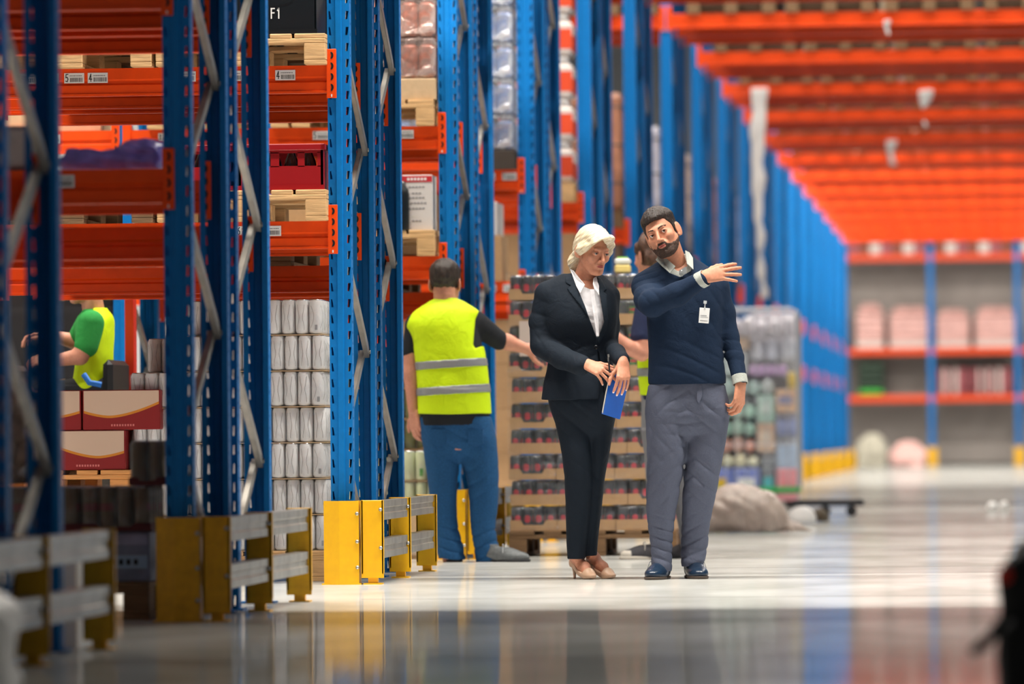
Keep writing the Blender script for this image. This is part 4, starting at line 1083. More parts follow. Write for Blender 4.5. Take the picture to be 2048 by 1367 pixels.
# ------------------------------------------------------------------ people
def cloth(name, c, rough=.85, fine=260, amp=.25, var=.08, folds=13):
    m = mat(name, c, rough, 0, amp, fine, var, spec=.25, bdist=.002, folds=folds); return m
def skin(name, c):
    m = mat(name, c, .5, 0, .12, 90, .07, spec=.35, bdist=.002); b_ = m.node_tree.nodes['Principled BSDF']
    b_.inputs['Subsurface Weight'].default_value = .12; b_.inputs['Subsurface Radius'].default_value = (.012, .005, .003); b_.inputs['Subsurface Scale'].default_value = .5
    return m
def ss(a, b, x): t = np.clip((x-a)/(b-a), 0, 1); return t*t*(3-2*t)
def poly_sd(x, y, pts):
    """signed distance to a polygon (negative inside)"""
    d = None; ins = None; n = len(pts)
    for i in range(n):
        ax, ay = pts[i]; bx, by = pts[(i+1) % n]; ex, ey = bx-ax, by-ay; L = ex*ex+ey*ey+1e-12
        t = np.clip(((x-ax)*ex+(y-ay)*ey)/L, 0, 1); q = (x-ax-t*ex)**2+(y-ay-t*ey)**2
        d = q if d is None else np.minimum(d, q)
        c = ((ay > y) != (by > y)) & (x < (bx-ax)*(y-ay)/(by-ay+1e-12)+ax); ins = c if ins is None else ins ^ c
    d = np.sqrt(d); return np.where(ins, -d, d)
def hair_mat(name, c1, c2, sc=(40, 40, 6), rough=.45, flow=None):
    if name in MATS: return MATS[name]
    m = bpy.data.materials.new(name); m.use_nodes = True; nt = m.node_tree; b_ = nt.nodes['Principled BSDF']
    tc = nt.nodes.new('ShaderNodeTexCoord'); mp = nt.nodes.new('ShaderNodeMapping'); mp.inputs['Scale'].default_value = sc
    no = nt.nodes.new('ShaderNodeTexNoise'); no.inputs['Scale'].default_value = 3.0; no.inputs['Detail'].default_value = 6; no.inputs['Distortion'].default_value = .6
    if flow:
        cb = nt.nodes.new('ShaderNodeCombineXYZ')
        for i, (v, k) in enumerate(((flow[0], 7.0), (flow[1], 90.0), ((0, 1, 0), 14.0))):
            dn = nt.nodes.new('ShaderNodeVectorMath'); dn.operation = 'DOT_PRODUCT'; dn.inputs[1].default_value = tuple(q*k for q in v)
            nt.links.new(tc.outputs['Object'], dn.inputs[0]); nt.links.new(dn.outputs['Value'], cb.inputs[i])
        nt.links.new(cb.outputs[0], no.inputs[0]); no.inputs['Distortion'].default_value = .2
    else:
        nt.links.new(tc.outputs['Object'], mp.inputs[0]); nt.links.new(mp.outputs[0], no.inputs[0])
    mr = nt.nodes.new('ShaderNodeMapRange'); mr.inputs[1].default_value = .35; mr.inputs[2].default_value = .65
    mx = nt.nodes.new('ShaderNodeMix'); mx.data_type = 'RGBA'; mx.inputs[6].default_value = srgb(*c1); mx.inputs[7].default_value = srgb(*c2)
    nt.links.new(no.outputs[0], mr.inputs[0]); nt.links.new(mr.outputs[0], mx.inputs[0]); nt.links.new(mx.outputs[2], b_.inputs['Base Color'])
    bp = nt.nodes.new('ShaderNodeBump'); bp.inputs['Strength'].default_value = .8; bp.inputs['Distance'].default_value = .002 if flow else .005
    nt.links.new(no.outputs[0], bp.inputs['Height']); nt.links.new(bp.outputs[0], b_.inputs['Normal']); b_.inputs['Roughness'].default_value = rough
    MATS[name] = m; return m
def rotm(yaw=0, pitch=0, roll=0):
    r = math.radians
    return Matrix.Rotation(r(roll), 4, 'Y') @ Matrix.Rotation(r(yaw), 4, 'Z') @ Matrix.Rotation(r(pitch), 4, 'X')
class Person:
    def __init__(s, label, D, pivot):
        s.D = D; s.root = thing('person', label, 'person', (pivot[0], pivot[1], 0)); s.o = Vector((pivot[0], pivot[1], 0)); s.body = []
    def p(s, px, py, dy=0): v = P(px, py, s.D+dy); return (v.x-s.o.x, v.y-s.o.y, v.z)
    def x(s, px, py=800): return P(px, py, s.D).x-s.o.x
    def sec(s, rows):
        """rows (py, xl, xr, b, dy) -> loft sections"""
        out = []
        for py, xl, xr, b_, dy in rows:
            a = s.p(xl, py, dy); c = s.p(xr, py, dy); out.append((a[2], (a[0]+c[0])/2, a[1], (c[0]-a[0])/2, b_))
        return out
    def poly(s, pts, dy=0): return [(s.p(a, c, dy)[0], s.p(a, c, dy)[2]) for a, c in pts]
    def field(s, x0, y0, x1, y1, dy0, dy1, res):
        a = s.p(x0, y1); c = s.p(x1, y0); return Field((a[0], a[1]+dy0, a[2]), (c[0], a[1]+dy1, c[2]), res)
    def part(s, name, f, mats, mfn=None, label=None, parent=None):
        return link(name, f.mesh(name, mats, mfn), parent or s.root, None, label)
    def skinmesh(s, f, mats, mfn=None, xf=None): f.mesh('b', mats, mfn, xf, s.body)
    def finish(s): return link('body', mesh_np('body', s.body), s.root)
def clip_poly(f, pts, k=.002, op='i', y0=-9, y1=9, grow=0.0):
    """intersect or cut with a prism of the polygon (x, z) between y0 and y1"""
    def fn(X, Y, Z):
        d = poly_sd(X+0*Z, Z+0*X, pts)-grow; d = d+0*Y
        return np.maximum(d, np.maximum(y0-Y, Y-y1))
    return f.apply(fn, (-9, -9, -9), (9, 9, 9), k, op)

LIPM = mat('lip_skin', (186, 98, 92), .4); BROWM = {}
def head(pe, eye_px, dy, rot, sc, sk, brow, neck_px, neck_r=.055, female=False, stub=False, lip=None, gaze=(0, 0), iris=(70, 46, 30), cheeks=0, lidlow=.0, res=.0024, neck_y=0.0, browthin=False, eyeh=.0038):
    c = Vector(pe.p(eye_px[0], eye_px[1], dy)); M_ = Matrix.Translation(c) @ rot @ Matrix.Scale(sc, 4)
    Mi = M_.inverted()
    f = Field((-.105, -.135, -.21), (.105, .125, .145), res)
    jw = .86 if female else 1.0
    f.ell((0, .014, .035), (.0745, .094, .084), 0)
    f.ell((0, -.030, -.03), (.058*jw+.002, .058, .080), .03)
    f.ell((0, -.030, -.072), (.049*jw, .050, .040), .025)
    f.ell((0, -.070, -.100), (.021*jw, .021, .018), .022)
    for s_ in (1, -1):
        f.ell((s_*.043, -.058, -.026), (.021, .024, .02), .02)
        f.cone((s_*.052*jw, -.012, -.045), (s_*.026*jw, -.062, -.098), .020, .016, .018)
    skull = f.copy()
    f.cone((-.034, -.082, .020), (.034, -.082, .020), .0085, .0085, .014)
    for s_ in (1, -1):
        f.ell((s_*.0315, -.101, .001), (.0165, .013, .0115), .012, 's')
        f.ell((s_*.0315, -.0765, .001), (.0155, .0150, .0125), .004)          # lids over the eyeball
        f.ell((s_*.0315, -.0925, -.0008-lidlow), (.0112, .012, eyeh), .0015, 's')
    f.cone((0, -.088, .012), (0, -.112, -.032), .0066, .0092, .010)
    f.ell((0, -.113, -.037), (.0102, .0100, .0088), .006)
    for s_ in (1, -1):
        f.ell((s_*.0115, -.100, -.038), (.0075, .010, .0068), .006); f.ell((s_*.0062, -.110, -.0435), (.0032, .005, .003), .002, 's')
    f.ell((0, -.086, -.058), (.028, .012, .02), .012)
    f.ell((0, -.0950, -.0620), (.0205, .0070, .0045), .003); f.ell((0, -.0942, -.0712), (.0180, .0076, .0055), .003)
    f.ell((0, -.101, -.0665), (.021, .007, .0012), .002, 's')
    for s_ in (1, -1):   # ears
        R_e = rotm(0, 10, 0).to_3x3(); R_e = Matrix.Rotation(s_*-.35, 3, 'Z')
        f.ell((s_*.081, .014, -.010), (.0075, .022, .036), .008, 'u', R_e); f.ell((s_*.0845, -.008, -.004), (.0058, .010, .021), .004, 's', R_e)
        f.ell((s_*.077, .002, -.038), (.006, .008, .009), .005)
    nb = Mi @ Vector(pe.p(neck_px[0], neck_px[1], dy+neck_y))
    f.cone((0, .022, -.05), tuple(nb*.55+Vector((0, .02, -.05))*.45), neck_r/sc, neck_r/sc*.98, .022)
    # neck runs on below the head grid
    lo = (min(-.1, nb.x-.09), min(-.1, nb.y-.09), min(-.2, nb.z-.03)); hi = (max(.1, nb.x+.09), max(.1, nb.y+.09), -.06)
    g = Field(lo, hi, .004); g.cone((0, .022, -.07), tuple(nb), neck_r/sc, neck_r/sc*1.08, 0)
    if not female: g.ell(tuple(Vector((0, -.03, -.115))*.6+nb*.4), (.012, .012, .012), .02)
    bm = mat('brow_'+str(brow), brow, .7); lm = lip or LIPM
    def mfn(x, y, z):
        k = np.zeros(len(x), int)
        bz = .0215+.007*np.cos((np.abs(x)-.034)/.018)-.006; th = .0022 if browthin else .0042
        k[(y < -.084) & (((x/.0195)**2+((z+.0665)/(.0080))**2) < 1)] = 2
        k[(y < -.06) & ((((np.abs(x)-.0315)/.0132)**2+((z-.0006+lidlow)/.0056)**2) < 1) & (k == 0)] = 3
        return k
    pe.skinmesh(f, [sk, bm, lm, mat('lash_'+sk.name, tuple(int(v*.45) for v in iris[:1]*1+(60, 45)) if False else (138, 88, 70), .6)], mfn, M_)
    pe.skinmesh(g, [sk], None, M_)
    ax_ = lambda X: np.abs(X)
    for s_ in (1, -1):
        e = f.copy(); e.D = e.D-(.0006 if browthin else .0016)
        def bf(X, Y, Z, s_=s_):
            t_ = np.clip((s_*X-.012)/.038, 0, 1); zc = .0195+.0075*np.sin(t_*2.2)-.003*t_; th = (.0022 if browthin else .0042)*(1-.6*t_)
            return np.maximum(np.maximum(np.abs(Z-zc)-th, np.maximum(.012-s_*X, s_*X-.049)), Y+.045)
        e.apply(bf, (-9,)*3, (9,)*3, .001, 'i'); e.disp(waves(77, 8, 300, 600, .0005)); link('eyebrow', e.mesh('eyebrow', [bm], None, M_), pe.root)
    # eyeballs
    WH = mat('eye_white', (226, 218, 210), .2); IR = mat('iris_'+str(iris), iris, .15); PU = mat('pupil', (8, 8, 8), .1)
    for s_ in (1, -1):
        b = MB(); prof = []; n = 16
        for i in range(n+1): t = math.pi*i/n; prof.append((.0118*math.sin(t), -.0118*math.cos(t)))
        Mg = M_ @ Matrix.Translation((s_*.0315, -.0785, -.0)) @ Matrix.Rotation(math.radians(gaze[0]), 4, 'Z') @ Matrix.Rotation(math.radians(90+gaze[1]), 4, 'X')
        b.lathe(prof, WH, 14, mtx=Mg, mfn=lambda i, k: PU if i >= n-1 else (IR if i >= n-3 else WH)); b.build('eye', pe.root)
    return f, skull, M_

# ---- hands
FL = [((.042, .025, .021)), ((.046, .028, .022)), ((.043, .026, .021)), ((.034, .020, .019))]
def hand(pe, wrist, f, n, ts, curls, spread, sk, sc=1.0, thin=1.0, thumb=((.55, .8, -.2), (.8, .55, -.25), (.95, .3, -.2)), nails=None, arm=None, res=.0024, mfn=None):
    w = np.array(wrist, float); f = np.array(f, float); f /= np.linalg.norm(f); n = np.array(n, float); n -= f*n.dot(f); n /= np.linalg.norm(n)
    t = np.cross(n, f)*ts; pts = []; F_pts = []
    base_e = (.088, .091, .086, .077); base_t = (.027, .009, -.010, -.027)
    for i in range(4):
        b0 = w+(f*base_e[i]+t*base_t[i])*sc; sp = math.radians(spread[i]); d = f*math.cos(sp)+t*math.sin(sp); ang = 0; ch = [b0]
        for j in range(3):
            ang += math.radians(curls[i][j]); dj = d*math.cos(ang)-n*math.sin(ang); ch.append(ch[-1]+dj*FL[i][j]*sc)
        F_pts.append(ch)
    tb = w+(f*.022+t*.020-n*.008)*sc; th = [tb]
    for L_, (a, b_, c_) in zip((.044, .034, .028), thumb):
        v = f*a+t*b_+n*c_; th.append(th[-1]+v/np.linalg.norm(v)*L_*sc)
    allp = np.array([q for ch in F_pts for q in ch]+th+[w]+([arm] if arm is not None else []))
    F = Field(allp.min(0)-.05, allp.max(0)+.05, res)
    r = sc*thin
    for i in range(4):
        F.cone(w+(t*base_t[i]*.6+f*.005)*sc, F_pts[i][0], .0155*r, .0118*r, .012, n, .85)
    F.cone(w+(f*.03+t*.0)*sc, w+(f*.07)*sc, .02*r, .022*r, .012, n, .6)
    for i in range(4):
        rr = [(.0100, .0092, .0084, .0070), (.0102, .0094, .0085, .0070), (.0097, .0088, .008, .0067), (.0086, .0078, .0070, .0060)][i]
        g = Field(F.lo, F.lo+(F.n-1)*res-1e-6, res); g.chain(F_pts[i], [q*r for q in rr], .003)
        m_ = min(g.D.shape[0], F.D.shape[0]), min(g.D.shape[1], F.D.shape[1]), min(g.D.shape[2], F.D.shape[2])
        A = F.D[:m_[0], :m_[1], :m_[2]]; B_ = g.D[:m_[0], :m_[1], :m_[2]]
        # blend only near the knuckle so fingers stay apart
        X, Y, Z = F.grid([(0, q) for q in m_]); kd = np.sqrt((X-F_pts[i][0][0])**2+(Y-F_pts[i][0][1])**2+(Z-F_pts[i][0][2])**2)
        kk = .001+.007*np.clip(1-kd/.022, 0, 1); h = np.clip(.5+.5*(B_-A)/kk, 0, 1); A[...] = B_*(1-h)+A*h-kk*h*(1-h)
    F.cone(w+(t*.012+f*.0)*sc, th[0], .016*r, .016*r, .01); F.chain(th, [.0150*r, .0118*r, .0100*r, .0075*r], .008)
    if arm is not None: F.cone(np.array(arm), w, .030*r if np.linalg.norm(np.array(arm)-w) > .08 else .026*r, .0245*r, .012, n, .82)
    F.cone(w-f*.02*sc, w+f*.01*sc, .0245*r, .022*r, .012, n, .75)
    mats = [sk]; mf = None
    if nails is not None:
        tips = [ch[3]+0*n for ch in F_pts]; dirs = [(ch[3]-ch[2])/np.linalg.norm(ch[3]-ch[2]) for ch in F_pts]
        mats = [sk, nails]
        def mf(x, y, z):
            k = np.zeros(len(x), int)
            for tp, dr in zip(tips, dirs):
                nn = n-dr*n.dot(dr); nn /= max(np.linalg.norm(nn), 1e-6)
                rx, ry, rz = x-tp[0], y-tp[1], z-tp[2]; al = rx*dr[0]+ry*dr[1]+rz*dr[2]; up = rx*nn[0]+ry*nn[1]+rz*nn[2]
                k[(al > -.006) & (al < .012) & (up > .0022) & (rx*rx+ry*ry+rz*rz < .00022)] = 1
            return k
    pe.skinmesh(F, mats, mf); return F_pts, th

# =================================================================== man in the navy sweater
SKM = skin('tan_skin', (206, 142, 112)); NAVY = cloth('navy_knit', (19, 37, 60), .9, 300, .5, .1); SHIRT = cloth('grey_shirt', (176, 180, 172), .8, 200, .2, .05)
CHINO = cloth('grey_chino', (90, 95, 112), .85, 220, .3, .08)
man = Person('person in navy sweater over a grey shirt, pointing to the right with one arm', 27.0, (P(1372, 1100, 27.0).x, 27.0))
rotM = rotm(-11, -2, -23)
hf, skull, Mh = head(man, (1324, 466), -.06, rotM, .985, SKM, (50, 34, 26), (1354, 545), .056, gaze=(24, -2), neck_y=.07, iris=(60, 40, 26), lip=mat('man_lip', (190, 104, 92), .45))
HAIRM = hair_mat('dark_brown_hair', (20, 14, 11), (50, 35, 26), (60, 60, 20), .5)
def zline(y, ys, zs): return np.interp(y, ys, zs)
h = skull.copy(); X, Y, Z = h.grid([(0, n) for n in h.n])
th = .004+.013*ss(.035, .095, Z)+.005*ss(-.02, -.08, Y)*ss(.05, .08, Z)
h.D = h.D-th.astype(np.float32)+0*X.astype(np.float32); zl = zline(Y, [-.12, -.075, -.055, -.035, -.012, .02, .05, .09], [.066, .064, .052, .024, -.018, -.010, -.055, -.080])
zl2 = zl+.012*np.clip((np.abs(X)-.03)/.03, 0, 1)*(Y < -.05)
h.D = -smin(-h.D, -(zl2-Z+0*X).astype(np.float32), .006)
h.disp(waves(3, 14, 220, 500, .0011, (1.6, 1, .4))); h.disp(waves(31, 5, 40, 80, .0014))
hm = h.mesh('hair', [HAIRM], None, Mh); link('hair', hm, man.root)
# beard and moustache
bd = skull.copy(); X, Y, Z = bd.grid([(0, n) for n in bd.n])
bd.ell((0, -.086, -.058), (.028, .012, .02), .012)
bd.D = bd.D-.0030
zb = zline(Y, [-.12, -.088, -.07, -.05, -.02, .0, .012, .03], [-.0465, -.0480, -.060, -.064, -.050, -.022, .0, -.05])
bd.D = -smin(-bd.D, -(Z-zb+0*X).astype(np.float32), .004)
bd.D = -smin(-bd.D, -(Y-.018+0*X+0*Z).astype(np.float32), .004)
lipcut = (np.sqrt((X/.0195)**2+((Z+.067)/.0078)**2)-1)*.008
bd.D = np.maximum(bd.D, np.where(Y < -.05, -lipcut, -.1).astype(np.float32)+0*bd.D)
chk = (np.sqrt(((np.abs(X)-.040)/.020)**2+((Z+.045)/.022)**2)-1)*.02
bd.D = np.maximum(bd.D, np.where(Y < -.03, -chk, -.1).astype(np.float32)+0*bd.D)
bd.disp(waves(8, 12, 260, 520, .0009))
link('beard', bd.mesh('beard', [hair_mat('dark_beard', (36, 24, 18), (86, 58, 42), (90, 90, 60), .6)], None, Mh), man.root)
# sweater
T = man.field(1235, 495, 1510, 785, -.55, .25, .0042)
secs = man.sec([(505, 1334, 1380, .05, .03), (520, 1324, 1394, .062, .02), (534, 1306, 1412, .08, .01), (548, 1288, 1430, .1, 0), (568, 1282, 1442, .118, 0), (600, 1288, 1446, .130, 0), (650, 1294, 1446, .132, 0), (700, 1297, 1447, .126, 0), (740, 1296, 1450, .126, 0), (757, 1296, 1452, .126, 0), (768, 1297, 1452, .124, 0)])
T.loft(secs, 0, 2.5)
pl = man.p
T.cone(pl(1320, 545, .01), pl(1292, 572, -.01), .045, .066, .03); T.cone(pl(1394, 545, .02), pl(1432, 572, .02), .045, .058, .03)
T.chain([pl(1296, 578, -.01), pl(1299, 596, -.10), pl(1307, 606, -.22)], [.068, .068, .060], .04); T.chain([pl(1305, 606, -.22), pl(1355, 588, -.30), pl(1403, 560, -.34)], [.060, .050, .040], .03)
T.chain([pl(1432, 575, .02), pl(1447, 625, .04), pl(1459, 672, .03)], [.058, .053, .048], .025); T.chain([pl(1459, 672, .03), pl(1470, 712, -.0), pl(1479, 757, -.05)], [.048, .042, .035], .015)
T.disp(waves(11, 6, 14, 30, .002)); 
def creases(px, py, dy, rad, k, amp, ph=0):
    c = man.p(px, py, dy); kk = np.array(k)
    def fn(X, Y, Z):
        r = np.exp(-(((X-c[0])**2+(Y-c[1])**2+(Z-c[2])**2)/rad**2)); return amp*r*(1.5*(1-np.sqrt(np.sin((X*kk[0]+Y*kk[1]+Z*kk[2]+.8*np.sin(16*X+11*Z))/2+ph)**2+.012))**2-.3)
    return fn
T.disp(creases(1315, 600, -.24, .10, (110, 40, 60), .0035)); T.disp(creases(1296, 578, -.05, .09, (-50, 60, 170), .0035)); T.disp(creases(1462, 700, .02, .08, (20, 30, 130), .0035))
T.disp(creases(1370, 740, -.12, .14, (30, 20, 80), .004)); T.disp(creases(1420, 620, -.1, .12, (70, 10, 50), .003))
Tc = T.copy()
man_sw = T; clip_poly(T, man.poly([(1328, 490), (1330, 522), (1340, 546), (1363, 555), (1384, 542), (1386, 520), (1384, 490)]), .003, 's', -.5, .03)
zhem = man.p(1370, 756)[2]
man.part('sweater', T, [NAVY])
# v-neck rib, shirt, collar, cuffs
S1 = Tc.copy(); S1.D = S1.D+.010; clip_poly(S1, man.poly([(1322, 500), (1326, 525), (1338, 552), (1363, 562), (1390, 548), (1392, 520), (1388, 500)]), .002, 'i', -.4, .3)
clip_poly(S1, man.poly([(1326, 495), (1336, 526), (1352, 540), (1363, 544), (1373, 531), (1384, 495)], -.1), .002, 's', -.4, .02); man.part('shirt', S1, [SHIRT])
def plate(name, pe, pts, m, th=.003, label=None, sub=2):
    """thin folded cloth piece: pts (px, py, dy)"""
    v = [Vector(pe.p(*q)) for q in pts]; n = len(v); c = sum(v, Vector())/n
    nr = Vector(); 
    for i in range(n): nr += (v[i]-c).cross(v[(i+1) % n]-c)
    nr.normalize(); nr = nr if nr.y < 0 else -nr
    V = [p_+nr*th for p_ in v]+[p_-nr*th*.3 for p_ in v]+[c+nr*(th*1.0), c-nr*th*.3]
    F_ = []
    for i in range(n): j = (i+1) % n; F_ += [(i, j, 2*n), (n+j, n+i, 2*n+1), (j, i, n+i), (j, n+i, n+j)]
    me = bpy.data.meshes.new(name); me.from_pydata([tuple(q) for q in V], [], F_); me.materials.append(m); me.update()
    import bmesh
    bm = bmesh.new(); bm.from_mesh(me); bmesh.ops.recalc_face_normals(bm, faces=bm.faces); bm.to_mesh(me); bm.free()
    o = link(name, me, pe.root, None, label); return o
plate('collar', man, [(1312, 520, -.06), (1319, 506, -.02), (1334, 518, -.075), (1351, 533, -.125), (1340, 546, -.130), (1325, 533, -.11)], SHIRT)
plate('collar', man, [(1370, 501, -.04), (1378, 505, .0), (1385, 516, -.03), (1386, 539, -.115), (1374, 528, -.115), (1372, 515, -.08)], SHIRT)
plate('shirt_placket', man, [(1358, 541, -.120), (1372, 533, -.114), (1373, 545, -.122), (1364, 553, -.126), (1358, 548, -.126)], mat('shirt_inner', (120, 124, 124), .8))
b = MB()
for q in ((1363, 541, -.13),): v = man.p(*q); b.lathe([(.004, 0), (.004, .002), (0, .002)], WHITEP, 8, mtx=Matrix.Translation(v) @ Matrix.Rotation(math.pi/2, 4, 'X'))
b.build('shirt_button', man.root)
def cuff(pe, p_, q, r, m, name='cuff', k=.8):
    f = Field(np.minimum(p_, q)-.07, np.maximum(p_, q)+.07, .0028); f.cone(p_, q, r, r, 0)
    d = np.array(q)-np.array(p_); L = np.linalg.norm(d); d /= L; e = np.array(q)+d*r
    f.apply(lambda X, Y, Z: ((X-q[0])*d[0]+(Y-q[1])*d[1]+(Z-q[2])*d[2]), (-9,)*3, (9,)*3, .002, 'i')
    f.apply(lambda X, Y, Z: -((X-p_[0])*d[0]+(Y-p_[1])*d[1]+(Z-p_[2])*d[2]), (-9,)*3, (9,)*3, .002, 'i')
    f.cone(np.array(p_)-d*.03, e+d*.02, r-.004, r-.004, 0, op='s')
    pe.part(name, f, [m])
cuff(man, pl(1396, 563, -.335), pl(1411, 555, -.352), .041, SHIRT); cuff(man, pl(1478, 750, -.045), pl(1481, 768, -.058), .037, SHIRT)
# right hand pointing, left hand hanging
wr = pl(1409, 554, -.35)
hand(man, wr, (.93, .28, .24), (-.10, -1, .25), 1, [(8, 14, 10), (6, 8, 6), (4, 6, 4), (2, 4, 4)], [4, -1, -12, -24], SKM, 1.0, 1.0, ((.8, .5, -.5), (.95, .3, -.4), (1, .15, -.3)), arm=pl(1390, 566, -.33))
hand(man, pl(1481, 767, -.055), (-.08, -.12, -1), (.80, -.6, .0), 1, [(28, 38, 30), (26, 42, 32), (30, 45, 34), (34, 46, 34)], [3, 0, -2, -4], SKM, 1.0, 1.0, ((.75, .35, -.6), (.9, .1, -.5), (1, .1, -.35)), arm=pl(1479, 745, -.045))
# trousers
Q = man.field(1275, 745, 1475, 1150, -.22, .22, .0045)
Q.loft(man.sec([(750, 1306, 1442, .100, 0), (775, 1300, 1448, .110, 0), (810, 1294, 1456, .118, .01), (840, 1298, 1453, .108, .01), (862, 1312, 1440, .085, .01), (880, 1330, 1420, .05, .01)]), 0, 2.6)
Q.loft(man.sec([(775, 1300, 1378, .09, 0), (820, 1293, 1374, .108, 0), (860, 1293, 1373, .102, 0), (900, 1293, 1374, .098, -.005), (940, 1292, 1366, .092, -.01), (980, 1292, 1358, .086, -.01), (1020, 1293, 1351, .08, 0), (1060, 1296, 1347, .074, .01), (1090, 1300, 1345, .07, .015), (1115, 1302, 1344, .068, .01), (1132, 1304, 1344, .068, -.0), (1142, 1306, 1343, .066, -.0)]), .018, 2.3)
Q.loft(man.sec([(775, 1372, 1448, .09, 0), (820, 1375, 1457, .108, .01), (860, 1376, 1454, .102, .03), (900, 1370, 1448, .098, .035), (940, 1369, 1441, .092, .04), (980, 1367, 1434, .086, .05), (1020, 1366, 1426, .08, .07), (1060, 1364, 1420, .074, .09), (1090, 1363, 1417, .07, .1), (1112, 1362, 1412, .068, .09), (1124, 1363, 1409, .067, .08), (1132, 1364, 1407, .066, .08)]), .018, 2.3)
Q.disp(waves(21, 6, 14, 34, .0025)); Q.disp(creases(1335, 1085, -.05, .13, (35, 10, 120), .0065)); Q.disp(creases(1395, 1090, .03, .12, (-40, 10, 110), .0065)); Q.disp(creases(1330, 960, -.06, .14, (-60, 10, 70), .0055))
Q.disp(creases(1330, 790, -.1, .11, (60, 10, -70), .005)); Q.disp(creases(1415, 830, -.08, .12, (-50, 10, -60), .005)); Q.disp(creases(1410, 950, -.05, .14, (50, 0, 60), .005)); Q.disp(creases(1370, 850, -.1, .09, (0, 0, 110), .005)); Q.disp(creases(1310, 880, -.08, .1, (70, 0, 60), .004))
man.part('trousers', Q, [CHINO])
b = MB(); 
v0 = [Vector(man.p(x_, y_, d_)) for x_, y_, d_ in ((1394, 770, -.108), (1404, 770, -.107), (1404, 792, -.116), (1398, 806, -.117), (1394, 800, -.117))]
b.add([tuple(q) for q in v0]+[tuple(q+Vector((0, .02, 0))) for q in v0], [(0, 1, 2, 3, 4), (0, 5, 6, 1), (1, 6, 7, 2), (2, 7, 8, 3), (3, 8, 9, 4), (4, 9, 5, 0)], CHINO); b.build('fly_placket', man.root)
# shoes
LEA = mat('navy_leather', (22, 44, 66), .3, 0, .1, 60, .12, coat=.3); SOLE = mat('brown_sole', (70, 58, 48), .6); LACE = mat('grey_lace', (150, 156, 160), .7)
def shoe(pe, heel, toe, m, sole, w_=.048, hgt=.085, lace=None, name='shoe', cap=None, ankle=True, solez=.014):
    """heel, toe: ground points (x, y)"""
    hx, hy = heel; tx, ty = toe; L = math.hypot(tx-hx, ty-hy); ex, ey = (tx-hx)/L, (ty-hy)/L
    Mx = Matrix(((ex, -ey, 0, hx), (ey, ex, 0, hy), (0, 0, 1, 0), (0, 0, 0, 1)))
    f = Field((-.02, -.07, -.005), (L+.03, .07, .16), .003)
    f.ell((.045, 0, .04), (.05, w_*.78, .045), 0); f.ell((L*.68, 0, .026), (L*.34, w_, .034), .03); f.ell((L*.45, 0, .04), (L*.3, w_*.82, .042), .03)
    if ankle: f.cone((.05, 0, .05), (.045, 0, .05+hgt*.6), .038, .034, .02)
    f.apply(lambda X, Y, Z: -(Z-.008)+0*X+0*Y, (-9,)*3, (9,)*3, .004, 'i')
    f.apply(lambda X, Y, Z: (Z-.05-hgt*.55)+0*X+0*Y, (-9,)*3, (9,)*3, .004, 'i')
    top = lambda x, y, z: np.where((x > L*.80) & (z < .05), 1, 0) if cap else np.zeros(len(x), int)
    o = link(name, f.mesh(name, [m, cap or m], top, Mx), pe.root)
    g = Field((-.02, -.07, -.002), (L+.03, .07, .03), .003); g.ell((.045, 0, .01), (.052, w_*.84, .03), 0); g.ell((L*.66, 0, .01), (L*.38, w_*1.05, .03), .02)
    g.apply(lambda X, Y, Z: np.maximum(-Z+.0005, Z-solez)+0*X+0*Y, (-9,)*3, (9,)*3, 0, 'i')
    link('sole', g.mesh('sole', [sole], None, Mx), o)
    if lace:
        b = MB()
        for k in range(4):
            x_ = L*.50+k*.020; z_ = .084-k*.0095
            b.tube([tuple(Mx @ Vector((x_, s_*.020, z_-abs(s_)*.006+.001))) for s_ in (-1, 0, 1)], .0024, lace, 6)
            b.tube([tuple(Mx @ Vector((x_, -.016, z_-.004))), tuple(Mx @ Vector((x_+.016, .016, z_-.008)))], .002, lace, 6)
        for s_ in (1, -1): b.tube([tuple(Mx @ Vector(q)) for q in ((L*.48, 0, .086), (L*.46, s_*.02, .098), (L*.49, s_*.04, .08), (L*.5, s_*.05, .05))], .0016, lace, 6)
        b.build('lace', o)
    return o
gp = lambda pe, px, py: (lambda v: (v.x-pe.o.x, v.y-pe.o.y))(G(px, py))
def foot(pe, px_h, px_t, dyh, dyt, **k):
    h_ = pe.p(px_h, 1150, dyh); t_ = pe.p(px_t, 1150, dyt); return shoe(pe, (h_[0], h_[1]), (t_[0], t_[1]), **k)
foot(man, 1329, 1302, .09, -.17, m=LEA, sole=SOLE, lace=LACE); foot(man, 1382, 1402, .17, -.08, m=LEA, sole=SOLE, lace=LACE)
# hidden body under the clothes
Bf = man.field(1250, 520, 1500, 1150, -.5, .25, .009)
Bf.loft(secs, 0, 2.5, off=.02); Bf.loft(man.sec([(750, 1312, 1438, .09, 0), (850, 1312, 1440, .08, .01)]), .02)
Bf.chain([pl(1330, 870, 0), pl(1322, 990, 0), pl(1325, 1130, .03)], [.06, .04, .03], .02); Bf.chain([pl(1414, 870, .02), pl(1400, 990, .05), pl(1386, 1130, .1)], [.06, .04, .03], .02)
Bf.chain([pl(1294, 576, -.01), pl(1305, 607, -.22), pl(1400, 561, -.34)], [.04, .032, .022], .02); Bf.chain([pl(1432, 575, .02), pl(1457, 672, .03), pl(1479, 755, -.05)], [.034, .028, .02], .02)
man.skinmesh(Bf, [SKM]); man.finish()
